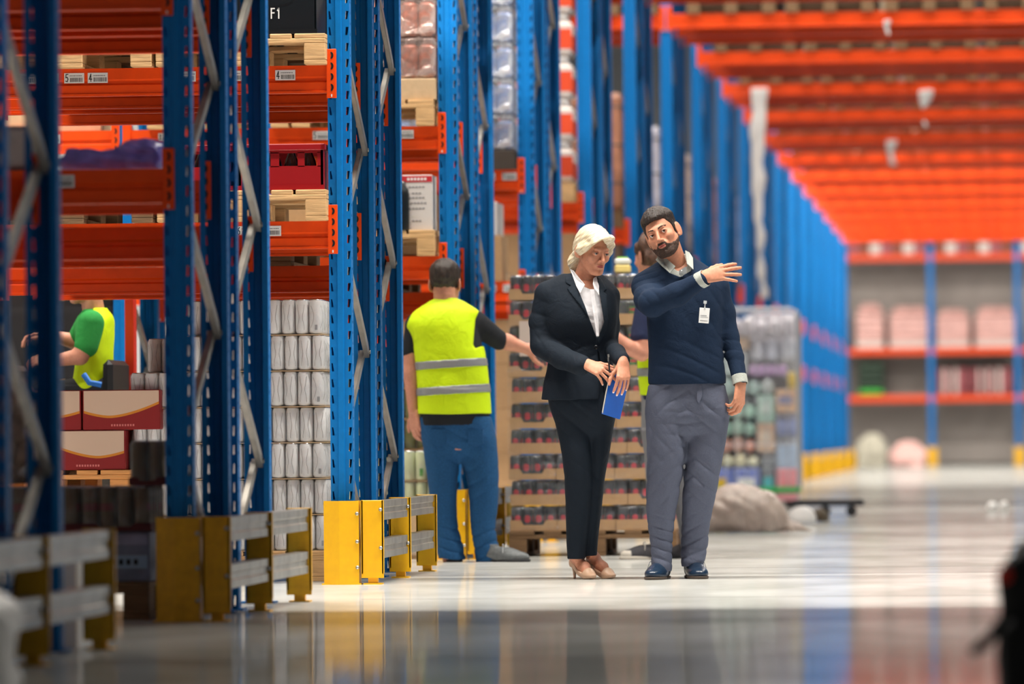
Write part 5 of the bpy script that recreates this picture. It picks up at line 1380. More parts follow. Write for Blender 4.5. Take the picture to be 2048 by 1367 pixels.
# name badge
t = thing('name_badge', 'white name badge clipped to the chest of the navy sweater', 'badge', (P(1408, 640, 26.87).x, 26.855, P(1408, 640, 26.87).z)); t.rotation_euler = (0, math.radians(5), 0)
b = MB(); b.box(-.024, .024, -.002, 0, -.014, .058, WHITEP, .001)
for z, n_, h_ in ((.020, 5, .003), (.014, 6, .0015), (-.004, 6, .003)):
    for k in range(n_): b.box(-.017+k*.006, -.0125+k*.006, -.0026, 0, z, z+h_, INKG)
b.build('card', t)
b = MB(); b.box(-.0075, .0075, -.006, .0, .078, .092, mat('clear_clip', (200, 206, 208), .25)); b.box(-.003, .003, -.003, 0, .054, .08, mat('clear_clip', (200, 206, 208), .25)); b.build('clip', t)

# =================================================================== woman in the dark suit
SKW = skin('fair_skin', (216, 150, 120)); SUIT = cloth('dark_suit', (22, 32, 43), .8, 400, .3, .07); SUITL = SUIT; WSH = cloth('white_shirt', (240, 238, 240), .75, 200, .15, .02)
wo = Person('person in a dark trouser suit and white shirt holding a blue folder', 27.1, (P(1170, 1100, 27.1).x, 27.1)); pw = wo.p
hfw, skw, Mw = head(wo, (1186, 501), -.045, rotm(36, 9, 5), .93, SKW, (176, 140, 112), (1166, 566), .047, female=True, eyeh=.0031, gaze=(-2, 12), iris=(70, 70, 72), lip=mat('woman_lip', (196, 112, 104), .4), neck_y=.05, lidlow=.0012, browthin=True)
BLOND = hair_mat('platinum_hair', (214, 188, 142), (254, 242, 214), (26, 26, 60), .5, flow=((-.82, -.1, -.56), (-.56, .1, .82)))
h = skw.copy(); 
h2 = Field((-.14, -.15, -.2), (.14, .18, .16), .003)
h2.ell((0, .020, .036), (.086, .104, .098), 0); h2.ell((-.015, -.025, .070), (.066, .080, .050), .03)          # crown volume
h2.ell((0, .085, .0), (.055, .05, .065), .04)
h2.chain([(.0, .11, -.02), (-.01, .135, -.08), (-.015, .125, -.15)], [.036, .034, .016], .03)                 # low ponytail
# side-swept fringe across the forehead, wisps over the ears
h2.chain([(.052, -.075, .078), (.0, -.100, .078), (-.045, -.088, .048), (-.074, -.045, .005)], [.016, .020, .020, .016], .018)
h2.chain([(.050, -.075, .080), (.075, -.050, .045), (.082, -.030, .0), (.076, -.034, -.022)], [.016, .015, .011, .006], .014)
h2.chain([(-.072, -.04, .03), (-.082, -.005, .0), (-.074, .05, -.03)], [.018, .016, .014], .02)
h2.chain([(-.072, -.05, .02), (-.079, -.02, -.022), (-.076, .02, -.035)], [.010, .008, .006], .01)
# keep the face free
wl = np.array(Mw); fp = wo.poly([(1208, 480), (1214, 490), (1212, 505), (1207, 520), (1203, 560), (1150, 575), (1141, 545), (1140, 523), (1146, 518), (1160, 514), (1173, 506), (1186, 496), (1198, 486)], -.045)
def carve(X, Y, Z):
    xw = wl[0][0]*X+wl[0][1]*Y+wl[0][2]*Z+wl[0][3]; yw = wl[1][0]*X+wl[1][1]*Y+wl[1][2]*Z+wl[1][3]; zw = wl[2][0]*X+wl[2][1]*Y+wl[2][2]*Z+wl[2][3]
    return np.maximum(poly_sd(xw, zw, fp), yw-(wl[1][3]+.045))
h2.apply(carve, (-9,)*3, (9,)*3, .006, 's')
h2.box((0, -.02, -.125), (.06, .10, .075), .02, .02, 's')
X, Y, Z = h2.grid([(0, n) for n in h2.n])
h2.disp(lambda X, Y, Z: .0009*np.sin(260*(Z*.9+Y*.45-X*.3)+3*np.sin(20*X+16*Y))); h2.disp(waves(4, 5, 30, 70, .0018))
link('hair', h2.mesh('hair', [BLOND], None, Mw), wo.root)
# jacket
J = wo.field(1035, 535, 1270, 815, -.45, .25, .0042)
jsec = wo.sec([(545, 1146, 1190, .05, .03), (553, 1128, 1200, .07, .02), (565, 1106, 1216, .088, .01), (580, 1092, 1228, .100, 0), (610, 1088, 1234, .118, -.01), (640, 1089, 1234, .125, -.01), (680, 1096, 1230, .112, 0), (705, 1098, 1226, .106, 0), (735, 1094, 1226, .115, 0), (765, 1087, 1227, .13, 0), (799, 1082, 1226, .14, 0)])
J.loft(jsec, 0, 2.3)
J.cone(pw(1128, 562, .01), pw(1096, 584, .0), .036, .052, .03); J.cone(pw(1200, 564, .02), pw(1219, 590, .03), .036, .046, .03)
armL = [pw(1095, 592, .0), pw(1082, 645, .0), pw(1082, 692, -.03)]; J.chain(armL, [.062, .056, .052], .02); J.chain([pw(1082, 692, -.03), pw(1125, 715, -.15), pw(1163, 730, -.26)], [.052, .052, .050], .015)
armR = [pw(1218, 598, .04), pw(1219, 650, .05), pw(1217, 692, .04)]; J.chain(armR, [.048, .046, .045], .02); J.chain([pw(1217, 692, .04), pw(1233, 706, -.12), pw(1244, 720, -.25)], [.045, .042, .038], .015)
wcre = lambda px, py, dy, rad, k, amp: (lambda c: (lambda X, Y, Z: amp*np.exp(-(((X-c[0])**2+(Y-c[1])**2+(Z-c[2])**2)/rad**2))*(1.5*(1-np.sqrt(np.sin((X*k[0]+Y*k[1]+Z*k[2]+.8*np.sin(16*X+11*Z))/2)**2+.012))**2-.3)))(pw(px, py, dy))
J.disp(waves(13, 6, 12, 28, .0018)); J.disp(wcre(1085, 690, -.03, .08, (90, 0, 60), .005)); J.disp(wcre(1080, 640, 0, .09, (30, 0, 90), .004)); J.disp(wcre(1140, 770, -.12, .1, (70, 0, 30), .003)); J.disp(wcre(1175, 700, -.1, .08, (-60, 0, 80), .003))
# cut sleeve ends square and the hem open
e1, e0 = np.array(pw(1170, 734, -.28)), np.array(pw(1125, 715, -.15)); dd = (e1-e0)/np.linalg.norm(e1-e0); q1 = np.array(pw(1167, 731, -.27))
J.apply(lambda X, Y, Z: -np.maximum(-((X-q1[0])*dd[0]+(Y-q1[1])*dd[1]+(Z-q1[2])*dd[2]), -.1+0*X)*1.0, tuple(q1-.08), tuple(q1+.08), .002, 'i', 0) if False else None
Jc = J.copy()
vpoly = wo.poly([(1138, 530), (1142, 545), (1150, 565), (1170, 612), (1192, 674), (1196, 674), (1208, 643), (1199, 590), (1192, 556), (1190, 530)], -.12)
clip_poly(J, vpoly, .003, 's', -.4, .02)
# front edges below the button
X, Y, Z = J.grid([(0, n) for n in J.n]); cutp = poly_sd(X+0*Z, Z+0*X, wo.poly([(1194, 700), (1196, 700), (1205, 760), (1212, 815), (1198, 815), (1198, 760)], -.12))+0*Y
J.D = np.maximum(J.D, np.where(Y < 0, -np.maximum(cutp, -(J.D+.009)), -.2).astype(np.float32))
wo.part('jacket', J, [SUIT])
def overlay(name, base, off, pts, m, pe, y1=.0, dy=-.12, label=None):
    f = base.copy(); f.D = f.D-off; inner = base.D; clip_poly(f, pe.poly(pts, dy), .001, 'i', -.45, y1); f.D = np.maximum(f.D, -(inner+.004)); return pe.part(name, f, [m], None, label)
SUITL = cloth('dark_suit_lapel', (25, 36, 47), .8, 400, .3, .07)
overlay('lapel', Jc, .007, [(1128, 551), (1134, 545), (1142, 545), (1150, 565), (1170, 612), (1193, 676), (1193, 686), (1181, 640), (1160, 610), (1133, 577), (1141, 571), (1129, 564)], SUITL, wo, .06)
overlay('lapel', Jc, .007, [(1191, 551), (1199, 588), (1208, 643), (1195, 680), (1197, 688), (1210, 664), (1216, 640), (1213, 588), (1206, 583), (1212, 578), (1200, 556)], SUITL, wo, .06)
b = MB(); v = wo.p(1192, 694, -.130); b.lathe([(.010, 0), (.010, .003), (.006, .004), (0, .004)], mat('dark_button', (16, 18, 22), .25), 14, mtx=Matrix.Translation(v) @ Matrix.Rotation(math.pi/2, 4, 'X')); b.build('button', wo.root)
Sw = Jc.copy(); Sw.D = Sw.D+.012; clip_poly(Sw, wo.poly([(1128, 545), (1140, 575), (1165, 640), (1190, 700), (1205, 690), (1218, 640), (1208, 580), (1198, 550)], -.12), .002, 'i', -.4, .2)
clip_poly(Sw, wo.poly([(1134, 525), (1150, 557), (1168, 573), (1187, 581), (1192, 560), (1190, 525)], -.1), .002, 's', -.4, .02); Sw.disp(wcre(1190, 640, -.1, .09, (30, 0, 110), .003)); wo.part('shirt', Sw, [WSH])
plate('collar', wo, [(1141, 538, -.02), (1147, 541, -.055), (1162, 560, -.105), (1170, 569, -.12), (1161, 586, -.125), (1153, 571, -.10)], WSH)
plate('collar', wo, [(1187, 556, -.075), (1192, 553, -.04), (1197, 572, -.085), (1197, 590, -.11), (1189, 578, -.125), (1186, 568, -.12)], WSH)
plate('shirt_placket', wo, [(1180, 578, -.122), (1188, 578, -.122), (1197, 640, -.131), (1198, 672, -.128), (1193, 672, -.128), (1188, 635, -.131)], WSH, .003)
# hands
NAIL = mat('pale_nail', (244, 222, 216), .2)
hand(wo, pw(1171, 727, -.285), (.82, -.28, -.36), (-.05, -.80, .62), 1, [(8, 16, 8), (22, 20, 10), (34, 22, 10), (44, 24, 10)], [9, 1, -5, -10], SKW, .97, .86, ((.85, .6, -.25), (.95, .4, -.2), (1, .2, -.2)), nails=NAIL, arm=pw(1150, 724, -.22))
hand(wo, pw(1247, 725, -.285), (.02, -.45, -.75), (.35, -.80, .40), -1, [(44, 20, 8), (42, 20, 8), (38, 20, 8), (38, 20, 10)], [3, 1, -3, -6], SKW, .95, .86, ((.7, .55, -.5), (.9, .35, -.4), (1, .1, -.3)), nails=NAIL, arm=pw(1243, 716, -.22))
# trousers
W_ = wo.field(1070, 770, 1245, 1130, -.22, .22, .0045)
W_.loft(wo.sec([(780, 1096, 1226, .11, 0), (810, 1099, 1230, .118, 0), (835, 1108, 1227, .105, 0), (860, 1125, 1214, .08, 0), (880, 1140, 1200, .05, 0)]), 0, 2.4)
W_.loft(wo.sec([(790, 1098, 1170, .095, 0), (830, 1106, 1180, .102, 0), (870, 1116, 1184, .094, 0), (910, 1124, 1185, .088, -.01), (950, 1129, 1185, .08, -.01), (1000, 1132, 1182, .07, 0), (1050, 1133, 1178, .064, .01), (1090, 1133, 1174, .058, .02), (1118, 1134, 1171, .055, .02)]), .012, 2.2)
W_.loft(wo.sec([(790, 1165, 1230, .09, .02), (830, 1168, 1230, .098, .02), (870, 1174, 1223, .088, .03), (910, 1177, 1218, .08, .03), (950, 1178, 1211, .072, .04), (1000, 1176, 1205, .064, .05), (1050, 1172, 1199, .058, .06), (1090, 1170, 1196, .054, .07), (1112, 1169, 1195, .052, .07)]), .012, 2.2)
W_.disp(waves(23, 5, 12, 26, .0028)); W_.disp(wcre(1150, 840, -.1, .1, (60, 0, 70), .003)); W_.disp(wcre(1160, 960, -.05, .12, (40, 0, 60), .003)); 
wo.part('trousers', W_, [SUIT])
# feet with beige pumps
NUDE = mat('beige_leather', (222, 182, 150), .4, 0, .05, 60, .04)
def pump(pe, ankle, heel, toe):
    a = np.array(ankle); hx, hy = heel; tx, ty = toe; L = math.hypot(tx-hx, ty-hy); ex, ey = (tx-hx)/L, (ty-hy)/L
    Mx = Matrix(((ex, -ey, 0, hx), (ey, ex, 0, hy), (0, 0, 1, 0), (0, 0, 0, 1))); la = Mx.inverted() @ Vector(a)
    f = Field((-.06, -.06, -.0), (L+.02, .06, .24), .0028); f.cone(tuple(la), (.028, 0, .105), .032, .030, 0, (0, 1, 0), .85); f.ell((.022, 0, .085), (.028, .026, .034), .02)
    f.chain([(.035, 0, .09), (L*.5, 0, .055), (L*.68, 0, .026)], [.031, .028, .020], .02, (0, 0, 1), .9); f.ell((L*.72, 0, .014), (.03, .024, .008), .01)
    pe.skinmesh(f, [SKW], None, Mx)
    g = Field((-.05, -.06, -.004), (L+.03, .06, .14), .0026)
    g.ell((.020, 0, .086), (.034, .031, .040), 0); g.chain([(.03, 0, .070), (L*.5, 0, .038), (L*.72, 0, .024)], [.033, .0345, .033], .02, (0, 0, 1), .95); g.ell((L*.84, 0, .016), (L*.17, .026, .0155), .02)
    # throat opening follows the instep
    g.apply(lambda X, Y, Z: (Z-np.interp(X, [-.05, -.01, .03, L*.45, L*.66, L*.74, L*.8, 1], [.118, .115, .088, .050, .030, .038, .2, .2])*np.ones_like(Y)), (-9,)*3, (9,)*3, .004, 'i')
    g.apply(lambda X, Y, Z: -(Z-np.interp(X, [-.05, .0, .05, L*.62, L*.7, 1], [.062, .060, .052, .004, .001, .001])*np.ones_like(Y)), (-9,)*3, (9,)*3, .003, 'i')
    o = link('pump', g.mesh('pump', [NUDE], None, Mx), pe.root)
    b = MB(); b.lathe([(.006, 0), (.006, .01), (.008, .03), (.016, .066), (.018, .072)], NUDE, 10, mtx=Mx @ Matrix.Translation((.002, 0, 0))); b.build('stiletto', o)
def g2(pe, px, dy): v = pe.p(px, 1150, dy); return (v[0], v[1])
pump(wo, pw(1152, 1112, .02), g2(wo, 1149, .12), g2(wo, 1187, -.09)); pump(wo, pw(1181, 1106, .07), g2(wo, 1181, .15), g2(wo, 1227, -.02))
Bw = wo.field(1040, 545, 1265, 1120, -.4, .22, .009)
Bw.loft(jsec, 0, 2.3, off=.022); Bw.loft(wo.sec([(780, 1108, 1214, .085, 0), (845, 1122, 1210, .075, 0)]), .02)
Bw.chain([pw(1150, 870, 0), pw(1158, 980, 0), pw(1152, 1110, .02)], [.05, .034, .024], .02); Bw.chain([pw(1196, 870, .03), pw(1190, 980, .05), pw(1182, 1106, .07)], [.045, .028, .022], .02)
Bw.chain(armL+[pw(1163, 728, -.26)], [.045, .04, .036, .026], .02); Bw.chain(armR+[pw(1242, 721, -.15)], [.035, .033, .032, .025], .02)
wo.skinmesh(Bw, [SKW]); wo.finish()
# folder, pen
FB = mat('blue_folder_plastic', (0, 96, 204), .25, 0, .05, 10, .05); PGS = mat('page_edges', (232, 226, 214), .7)
t = thing('folder', 'blue folder with white page edge held in front of the dark suit', 'folder', tuple(P(1240, 790, 26.80)))
def at_(px, py, dy=0): return Vector(P(px, py, 26.80+dy))-Vector(t.location)
def slab(name, pts, th_, m, dy=0):
    v = [at_(*q) for q in pts]; b = MB(); n = len(v); off = Vector((0, th_, 0)); b.add([tuple(q) for q in v]+[tuple(q+off) for q in v], [tuple(range(n)), tuple(range(2*n-1, n-1, -1))]+[(i, n+i, n+(i+1) % n, (i+1) % n) for i in range(n)], m); b.build(name, t)
slab('front_cover', [(1222, 739, .0), (1261, 747, .06), (1240, 838, .06), (1206, 828, .0)], .003, FB); slab('back_cover', [(1220, 740, .014), (1258, 748, .074), (1238, 838, .074), (1203, 827, .014)], .003, FB)
slab('pages', [(1220, 742, .004), (1257, 749, .063), (1237, 836, .063), (1204, 826, .004)], .009, PGS)
v0, v1 = at_(1221, 744, -.002), at_(1205, 824, -.002); b = MB(); b.tube([tuple(v0), tuple(v0.lerp(v1, .5)+Vector((-.002, 0, 0))), tuple(v1)], .0026, PGS, 8); b.build('binding_edge', t)
pt = thing('pen', 'silver and dark pen held upright above the blue folder', 'pen', tuple(P(1219, 735, 26.79)))
b = MB(); b.tube([(0, 0, -.02), (-.004, 0, .05)], .0042, mat('pen_body', (40, 42, 48), .3), 10); b.build('barrel', pt)
b = MB(); b.tube([(-.004, 0, .05), (-.005, 0, .064)], .0045, GALV, 10); b.box(-.0075, -.0035, -.0075, -.0045, .03, .062, GALV); b.build('cap', pt)

# =================================================================== worker with the yellow vest, seen from behind
SKP = skin('rosy_skin', (214, 150, 124)); TEE = cloth('black_tee', (40, 42, 46), .9, 260, .3, .06); VEST = cloth('lime_vest', (214, 246, 20), .6, 240, .2, .03); TAPE = mat('reflective_tape', (150, 152, 152), .4, .2, .1, 200, .05)
DENIM = cloth('blue_denim', (34, 82, 126), .85, 160, .4, .22)
vw = Person('person in a lime vest and jeans seen from behind, reaching to the right', 31.05, (P(915, 1100, 31.05).x, 31.05)); pv = vw.p
_, skv, Mv = head(vw, (891, 566), .02, rotm(172, 6, -2), 1.0, SKP, (50, 36, 28), (893, 622), .062, neck_y=-.02, res=.003)
h = skv.copy(); X, Y, Z = h.grid([(0, n) for n in h.n]); h.D = h.D-(.009+.008*ss(.03, .1, Z)+0*X+0*Y).astype(np.float32)
zl = zline(Y, [-.12, -.075, -.05, -.03, -.01, .02, .05, .09], [.066, .062, .04, .01, -.02, -.03, -.07, -.088]); h.D = -smin(-h.D, -(zl-Z+0*X).astype(np.float32), .006); h.disp(waves(43, 8, 100, 300, .002))
link('hair', h.mesh('hair', [hair_mat('black_brown_hair', (26, 20, 16), (60, 46, 36), (50, 50, 20), .5)], None, Mv), vw.root)
V = vw.field(795, 590, 1075, 860, -.4, .3, .005)
vsec = vw.sec([(598, 872, 916, .06, 0), (607, 860, 930, .075, 0), (620, 840, 948, .1, 0), (640, 824, 956, .125, 0), (690, 828, 966, .145, 0), (740, 836, 973, .15, 0), (790, 838, 977, .15, 0), (826, 838, 979, .148, 0)])
V.loft(vsec, 0, 2.5); V.cone(pv(870, 622, 0), pv(834, 648, 0), .05, .064, .03); V.cone(pv(920, 622, 0), pv(948, 645, .02), .05, .062, .03)
V.disp(waves(51, 6, 12, 30, .005)); Tv = V.copy()
Tv.chain([pv(832, 650, 0), pv(820, 702, 0)], [.062, .052], .02); Tv.chain([pv(950, 645, .03), pv(998, 680, .12)], [.072, .058], .02)
Tv.loft(vw.sec([(800, 838, 978, .145, 0), (852, 840, 982, .142, 0)]), .01, 2.5)
Tv.D = Tv.D+.004; vw.part('t_shirt', Tv, [TEE])
V.D = V.D-.004
V.loft(vw.sec([(780, 837, 978, .155, 0), (826, 837, 980, .155, 0)]), .01, 2.5)
clip_poly(V, vw.poly([(962, 560), (962, 612), (952, 640), (950, 690), (954, 697), (970, 690), (978, 700), (1080, 700), (1080, 560)]), .006, 's'); clip_poly(V, vw.poly([(790, 560), (838, 600), (818, 640), (812, 660), (822, 700), (826, 720), (790, 720)]), .006, 's')
vw.part('vest', V, [VEST])
for (a, b_, c, d_) in ((724, 715, 731, 740), (776, 767, 784, 792)):
    f = V.copy(); f.D = f.D-.0035; clip_poly(f, vw.poly([(780, a+.5), (835, a), (975, b_), (1010, b_-2), (1010, c-2), (975, c), (835, d_), (780, d_+1)]), .001, 'i'); f.D = np.maximum(f.D, -(V.D+.006)); vw.part('reflective_strip', f, [TAPE])
Jn = vw.field(825, 830, 1025, 1140, -.25, .25, .005)
Jn.loft(vw.sec([(832, 843, 979, .13, 0), (860, 845, 985, .135, 0), (885, 852, 988, .12, 0), (905, 870, 975, .09, 0), (925, 890, 955, .05, 0)]), 0, 2.5)
Jn.loft(vw.sec([(835, 843, 912, .11, 0), (870, 847, 917, .125, 0), (915, 851, 919, .108, 0), (970, 858, 914, .095, 0), (1010, 861, 912, .085, 0), (1060, 868, 916, .078, 0), (1090, 873, 924, .078, 0), (1117, 876, 929, .08, 0)]), .02, 2.3)
Jn.loft(vw.sec([(835, 912, 982, .11, 0), (870, 914, 991, .125, 0), (915, 922, 996, .108, 0), (970, 936, 997, .095, 0), (1010, 940, 996, .085, 0), (1060, 945, 992, .078, 0), (1100, 951, 1001, .078, 0), (1124, 953, 1008, .08, 0)]), .02, 2.3)
vcre = lambda px, py, dy, rad, k, amp: (lambda c: (lambda X, Y, Z: amp*np.exp(-(((X-c[0])**2+(Y-c[1])**2+(Z-c[2])**2)/rad**2))*(1.5*(1-np.sqrt(np.sin((X*k[0]+Y*k[1]+Z*k[2]+.8*np.sin(16*X+11*Z))/2)**2+.012))**2-.3)))(pv(px, py, dy))
Jn.disp(waves(61, 6, 14, 30, .004)); Jn.disp(vcre(900, 1090, -.05, .13, (20, 0, 100), .007)); Jn.disp(vcre(975, 1090, -.05, .13, (-20, 0, 100), .007)); Jn.disp(vcre(925, 890, -.1, .12, (40, 0, 70), .005)); Jn.disp(vcre(960, 960, -.05, .12, (-50, 0, 70), .005))
vw.part('jeans', Jn, [DENIM])
b = MB()
for xa in (862, 936):
    pts_ = [Vector(vw.p(x_, y_, -.137)) for x_, y_ in ((xa, 858), (xa+30, 858), (xa+30, 886), (xa+15, 893), (xa, 886))]
    b = MB(); b.add([tuple(q) for q in pts_]+[tuple(q+Vector((0, .03, 0))) for q in pts_], [(0, 1, 2, 3, 4)]+[(i, (i+1) % 5, 5+(i+1) % 5, 5+i)[::-1] for i in range(5)], DENIM); b.build('back_pocket', vw.root)
arm0 = pv(998, 682, .12)
Af = vw.field(960, 650, 1080, 730, -.1, .35, .0035); Af.chain([pv(975, 668, .08), pv(1015, 684, .14), pv(1052, 697, .17)], [.046, .042, .029], .02); vw.skinmesh(Af, [SKP])
hand(vw, pv(1052, 697, .17), (.9, .3, -.05), (.0, -.9, .4), -1, [(12, 20, 12)]*4, [4, 0, -4, -8], SKP, 1.0, 1.05, res=.003)
Af = vw.field(795, 680, 860, 850, -.15, .15, .0035); Af.chain([pv(822, 690, 0), pv(822, 745, .0), pv(826, 820, -.02)], [.046, .045, .028], .02); vw.skinmesh(Af, [SKP])
hand(vw, pv(827, 822, -.02), (.12, -.1, -1), (-.6, -.75, 0), -1, [(20, 26, 18)]*4, [3, 0, -3, -6], SKP, 1.0, 1.05, res=.003)
GREYS = mat('grey_trainer', (104, 108, 108), .6, 0, .3, 50, .2); RUB = mat('dark_rubber', (46, 46, 48), .7)
h_, t_ = vw.p(908, 1130, -.06), vw.p(905, 1130, .2); shoe(vw, (h_[0], h_[1]), (t_[0], t_[1]), RUB, RUB, .052)
h_, t_ = vw.p(968, 1130, -.02), vw.p(1050, 1130, -.10); shoe(vw, (h_[0], h_[1]), (t_[0]+.02, t_[1]), GREYS, RUB, .05, lace=mat('white_lace', (220, 220, 218), .7))
Bv = vw.field(800, 600, 1030, 1130, -.25, .3, .01); Bv.loft(vsec, 0, 2.5, off=.025); Bv.loft(vw.sec([(800, 844, 972, .12, 0), (900, 856, 985, .1, 0)]), .02); Bv.chain([pv(882, 890, 0), pv(886, 1000, 0), pv(900, 1120, 0)], [.08, .06, .04], .02); Bv.chain([pv(958, 890, 0), pv(966, 1000, 0), pv(978, 1118, 0)], [.08, .06, .04], .02)
Bv.chain([pv(832, 650, 0), pv(822, 700, 0)], [.045, .042], .02); Bv.chain([pv(950, 645, .03), pv(998, 682, .12)], [.05, .042], .02)
vw.skinmesh(Bv, [SKP]); vw.finish()

# =================================================================== second worker, mostly behind the man
w2 = Person('person in navy t-shirt and lime vest, half hidden behind the man in the sweater', 31.45, (P(1320, 1100, 31.45).x, 31.45)); p2 = w2.p
NT = cloth('navy_tee', (40, 48, 78), .85, 260, .3, .06); GP = cloth('light_grey_trousers', (132, 132, 136), .85, 220, .3, .06)
_, sk2, M2 = head(w2, (1300, 512), .0, rotm(-140, 12, 0), .97, SKP, (60, 40, 30), (1322, 580), .052, neck_y=.02, res=.0032)
h = Field((-.12, -.12, -.14), (.12, .14, .16), .004); h.ell((0, .03, .045), (.092, .098, .09), 0); h.ell((0, .06, -.02), (.08, .07, .07), .03); h.ell((0, -.11, -.03), (.075, .08, .09), .01, 's'); h.disp(waves(71, 10, 60, 150, .008))
link('hair', h.mesh('hair', [hair_mat('curly_brown_hair', (50, 34, 26), (110, 74, 54), (40, 40, 40), .6)], None, M2), w2.root)
A = w2.field(1200, 575, 1400, 810, -.25, .3, .005)
s2 = w2.sec([(585, 1306, 1346, .06, 0), (600, 1290, 1362, .12, 0), (630, 1278, 1370, .17, 0), (680, 1276, 1372, .18, 0), (740, 1279, 1370, .17, 0), (802, 1282, 1366, .15, 0)])
A.loft(s2, 0, 2.4); A.disp(waves(72, 5, 12, 28, .004)); V2 = A.copy(); A.chain([p2(1294, 622, -.12), p2(1283, 672, -.16)], [.07, .062], .02); w2.part('t_shirt', A, [NT])
V2.D -= .005; clip_poly(V2, w2.poly([(1250, 560), (1262, 560), (1290, 620), (1296, 700), (1272, 704), (1250, 704)]), .004, 's', -9, 0); clip_poly(V2, w2.poly([(1240, 790), (1420, 790), (1420, 830), (1240, 830)]), .002, 's'); w2.part('vest', V2, [VEST])
f = V2.copy(); f.D -= .0035; clip_poly(f, w2.poly([(1240, 736), (1420, 736), (1420, 753), (1240, 753)]), .001, 'i'); f.D = np.maximum(f.D, -(V2.D+.006)); w2.part('reflective_strip', f, [TAPE])
Af = w2.field(1195, 640, 1320, 740, -.45, .05, .0035); Af.chain([p2(1284, 660, -.16), p2(1284, 704, -.18)], [.052, .046], .02); Af.chain([p2(1283, 706, -.18), p2(1256, 694, -.22), p2(1228, 670, -.24)], [.045, .041, .028], .012); w2.skinmesh(Af, [SKP])
hand(w2, p2(1228, 670, -.24), (-.85, 0, .35), (-.3, -.9, .2), -1, [(15, 20, 12)]*4, [4, 0, -4, -8], SKP, 1.0, 1.0, res=.003)
B2 = w2.field(1265, 780, 1420, 1130, -.25, .25, .005); B2.loft(w2.sec([(785, 1282, 1366, .13, 0), (860, 1284, 1376, .12, 0), (900, 1288, 1378, .1, 0)]), 0, 2.4)
B2.loft(w2.sec([(860, 1284, 1346, .1, -.05), (960, 1290, 1342, .085, -.05), (1060, 1298, 1340, .07, -.04), (1112, 1300, 1338, .068, -.03)]), .02); B2.loft(w2.sec([(860, 1322, 1378, .1, .06), (960, 1336, 1392, .085, .08), (1060, 1358, 1406, .07, .1), (1108, 1366, 1410, .068, .1)]), .02); B2.disp(waves(74, 6, 14, 30, .004)); w2.part('trousers', B2, [GP])
CANV = mat('dark_canvas', (62, 60, 64), .8, 0, .2, 80, .1); WR = mat('white_rubber', (214, 206, 192), .6)
h_, t_ = w2.p(1332, 1130, -.04), w2.p(1242, 1130, -.10); shoe(w2, (h_[0], h_[1]), (t_[0], t_[1]), CANV, WR, .048, lace=WR, cap=WR, solez=.03)
h_, t_ = w2.p(1398, 1130, .12), w2.p(1330, 1130, .10); shoe(w2, (h_[0], h_[1]), (t_[0], t_[1]), CANV, RUB, .048)
Bv = w2.field(1265, 590, 1420, 1130, -.25, .25, .01); Bv.loft(s2, 0, 2.4, off=.025); Bv.loft(w2.sec([(785, 1290, 1360, .11, 0), (900, 1294, 1370, .09, 0)]), .02); Bv.chain([p2(1316, 880, -.05), p2(1318, 1000, -.04), p2(1322, 1115, -.03)], [.075, .055, .04], .02); Bv.chain([p2(1350, 880, .06), p2(1366, 1000, .09), p2(1390, 1112, .1)], [.07, .055, .04], .02); Bv.chain([p2(1294, 622, -.12), p2(1284, 668, -.16)], [.05, .045], .02)
w2.skinmesh(Bv, [SKP]); w2.finish()

# =================================================================== driver on a truck behind the racks, left
dr = Person('person in green t-shirt and lime vest sitting on a truck behind the racks', 29.75, (P(195, 780, 29.75).x, 29.75)); pd = dr.p
GT = cloth('green_tee', (50, 150, 70), .85, 200, .2, .06)
_, skd, Md = head(dr, (170, 560), .0, rotm(-80, 6, 0), 1.0, SKP, (60, 40, 30), (188, 625), .055, neck_y=.02, res=.004)
h = skd.copy(); X, Y, Z = h.grid([(0, n) for n in h.n]); h.D = h.D-.012; zl = zline(Y, [-.12, -.075, -.05, -.01, .02, .05, .09], [.066, .062, .04, -.02, -.03, -.07, -.088]); h.D = -smin(-h.D, -(zl-Z+0*X).astype(np.float32), .006)
link('hair', h.mesh('hair', [HAIRM], None, Md), dr.root)
A = dr.field(60, 590, 260, 830, -.3, .3, .007); s3 = dr.sec([(618, 168, 212, .07, 0), (632, 158, 222, .13, 0), (660, 152, 224, .19, 0), (700, 156, 222, .19, 0), (760, 150, 222, .18, 0), (790, 140, 222, .18, 0)]); A.loft(s3, 0, 2.4); V2 = A.copy()
A.chain([pd(182, 646, -.18), pd(172, 690, -.2)], [.07, .062], .02); A.chain([pd(176, 646, .18), pd(160, 672, .2)], [.066, .06], .02); dr.part('t_shirt', A, [GT]); V2.D -= .006
clip_poly(V2, dr.poly([(120, 560), (186, 560), (192, 640), (186, 702), (150, 712), (120, 700)]), .004, 's'); dr.part('vest', V2, [VEST])
Af = dr.field(60, 640, 200, 760, -.4, .4, .005); Af.chain([pd(172, 686, -.2), pd(160, 712, -.21), pd(106, 722, -.2)], [.05, .044, .03], .015); Af.chain([pd(160, 672, .2), pd(150, 682, .2), pd(102, 672, .15)], [.046, .042, .03], .015); dr.skinmesh(Af, [SKP])
hand(dr, pd(106, 722, -.2), (-1, .1, .1), (.0, -.7, .7), -1, [(30, 34, 22)]*4, [3, 0, -3, -6], SKP, 1, 1, res=.004); hand(dr, pd(102, 672, .15), (-1, -.1, .1), (.0, .1, 1), 1, [(30, 34, 22)]*4, [3, 0, -3, -6], SKP, 1, 1, res=.004)
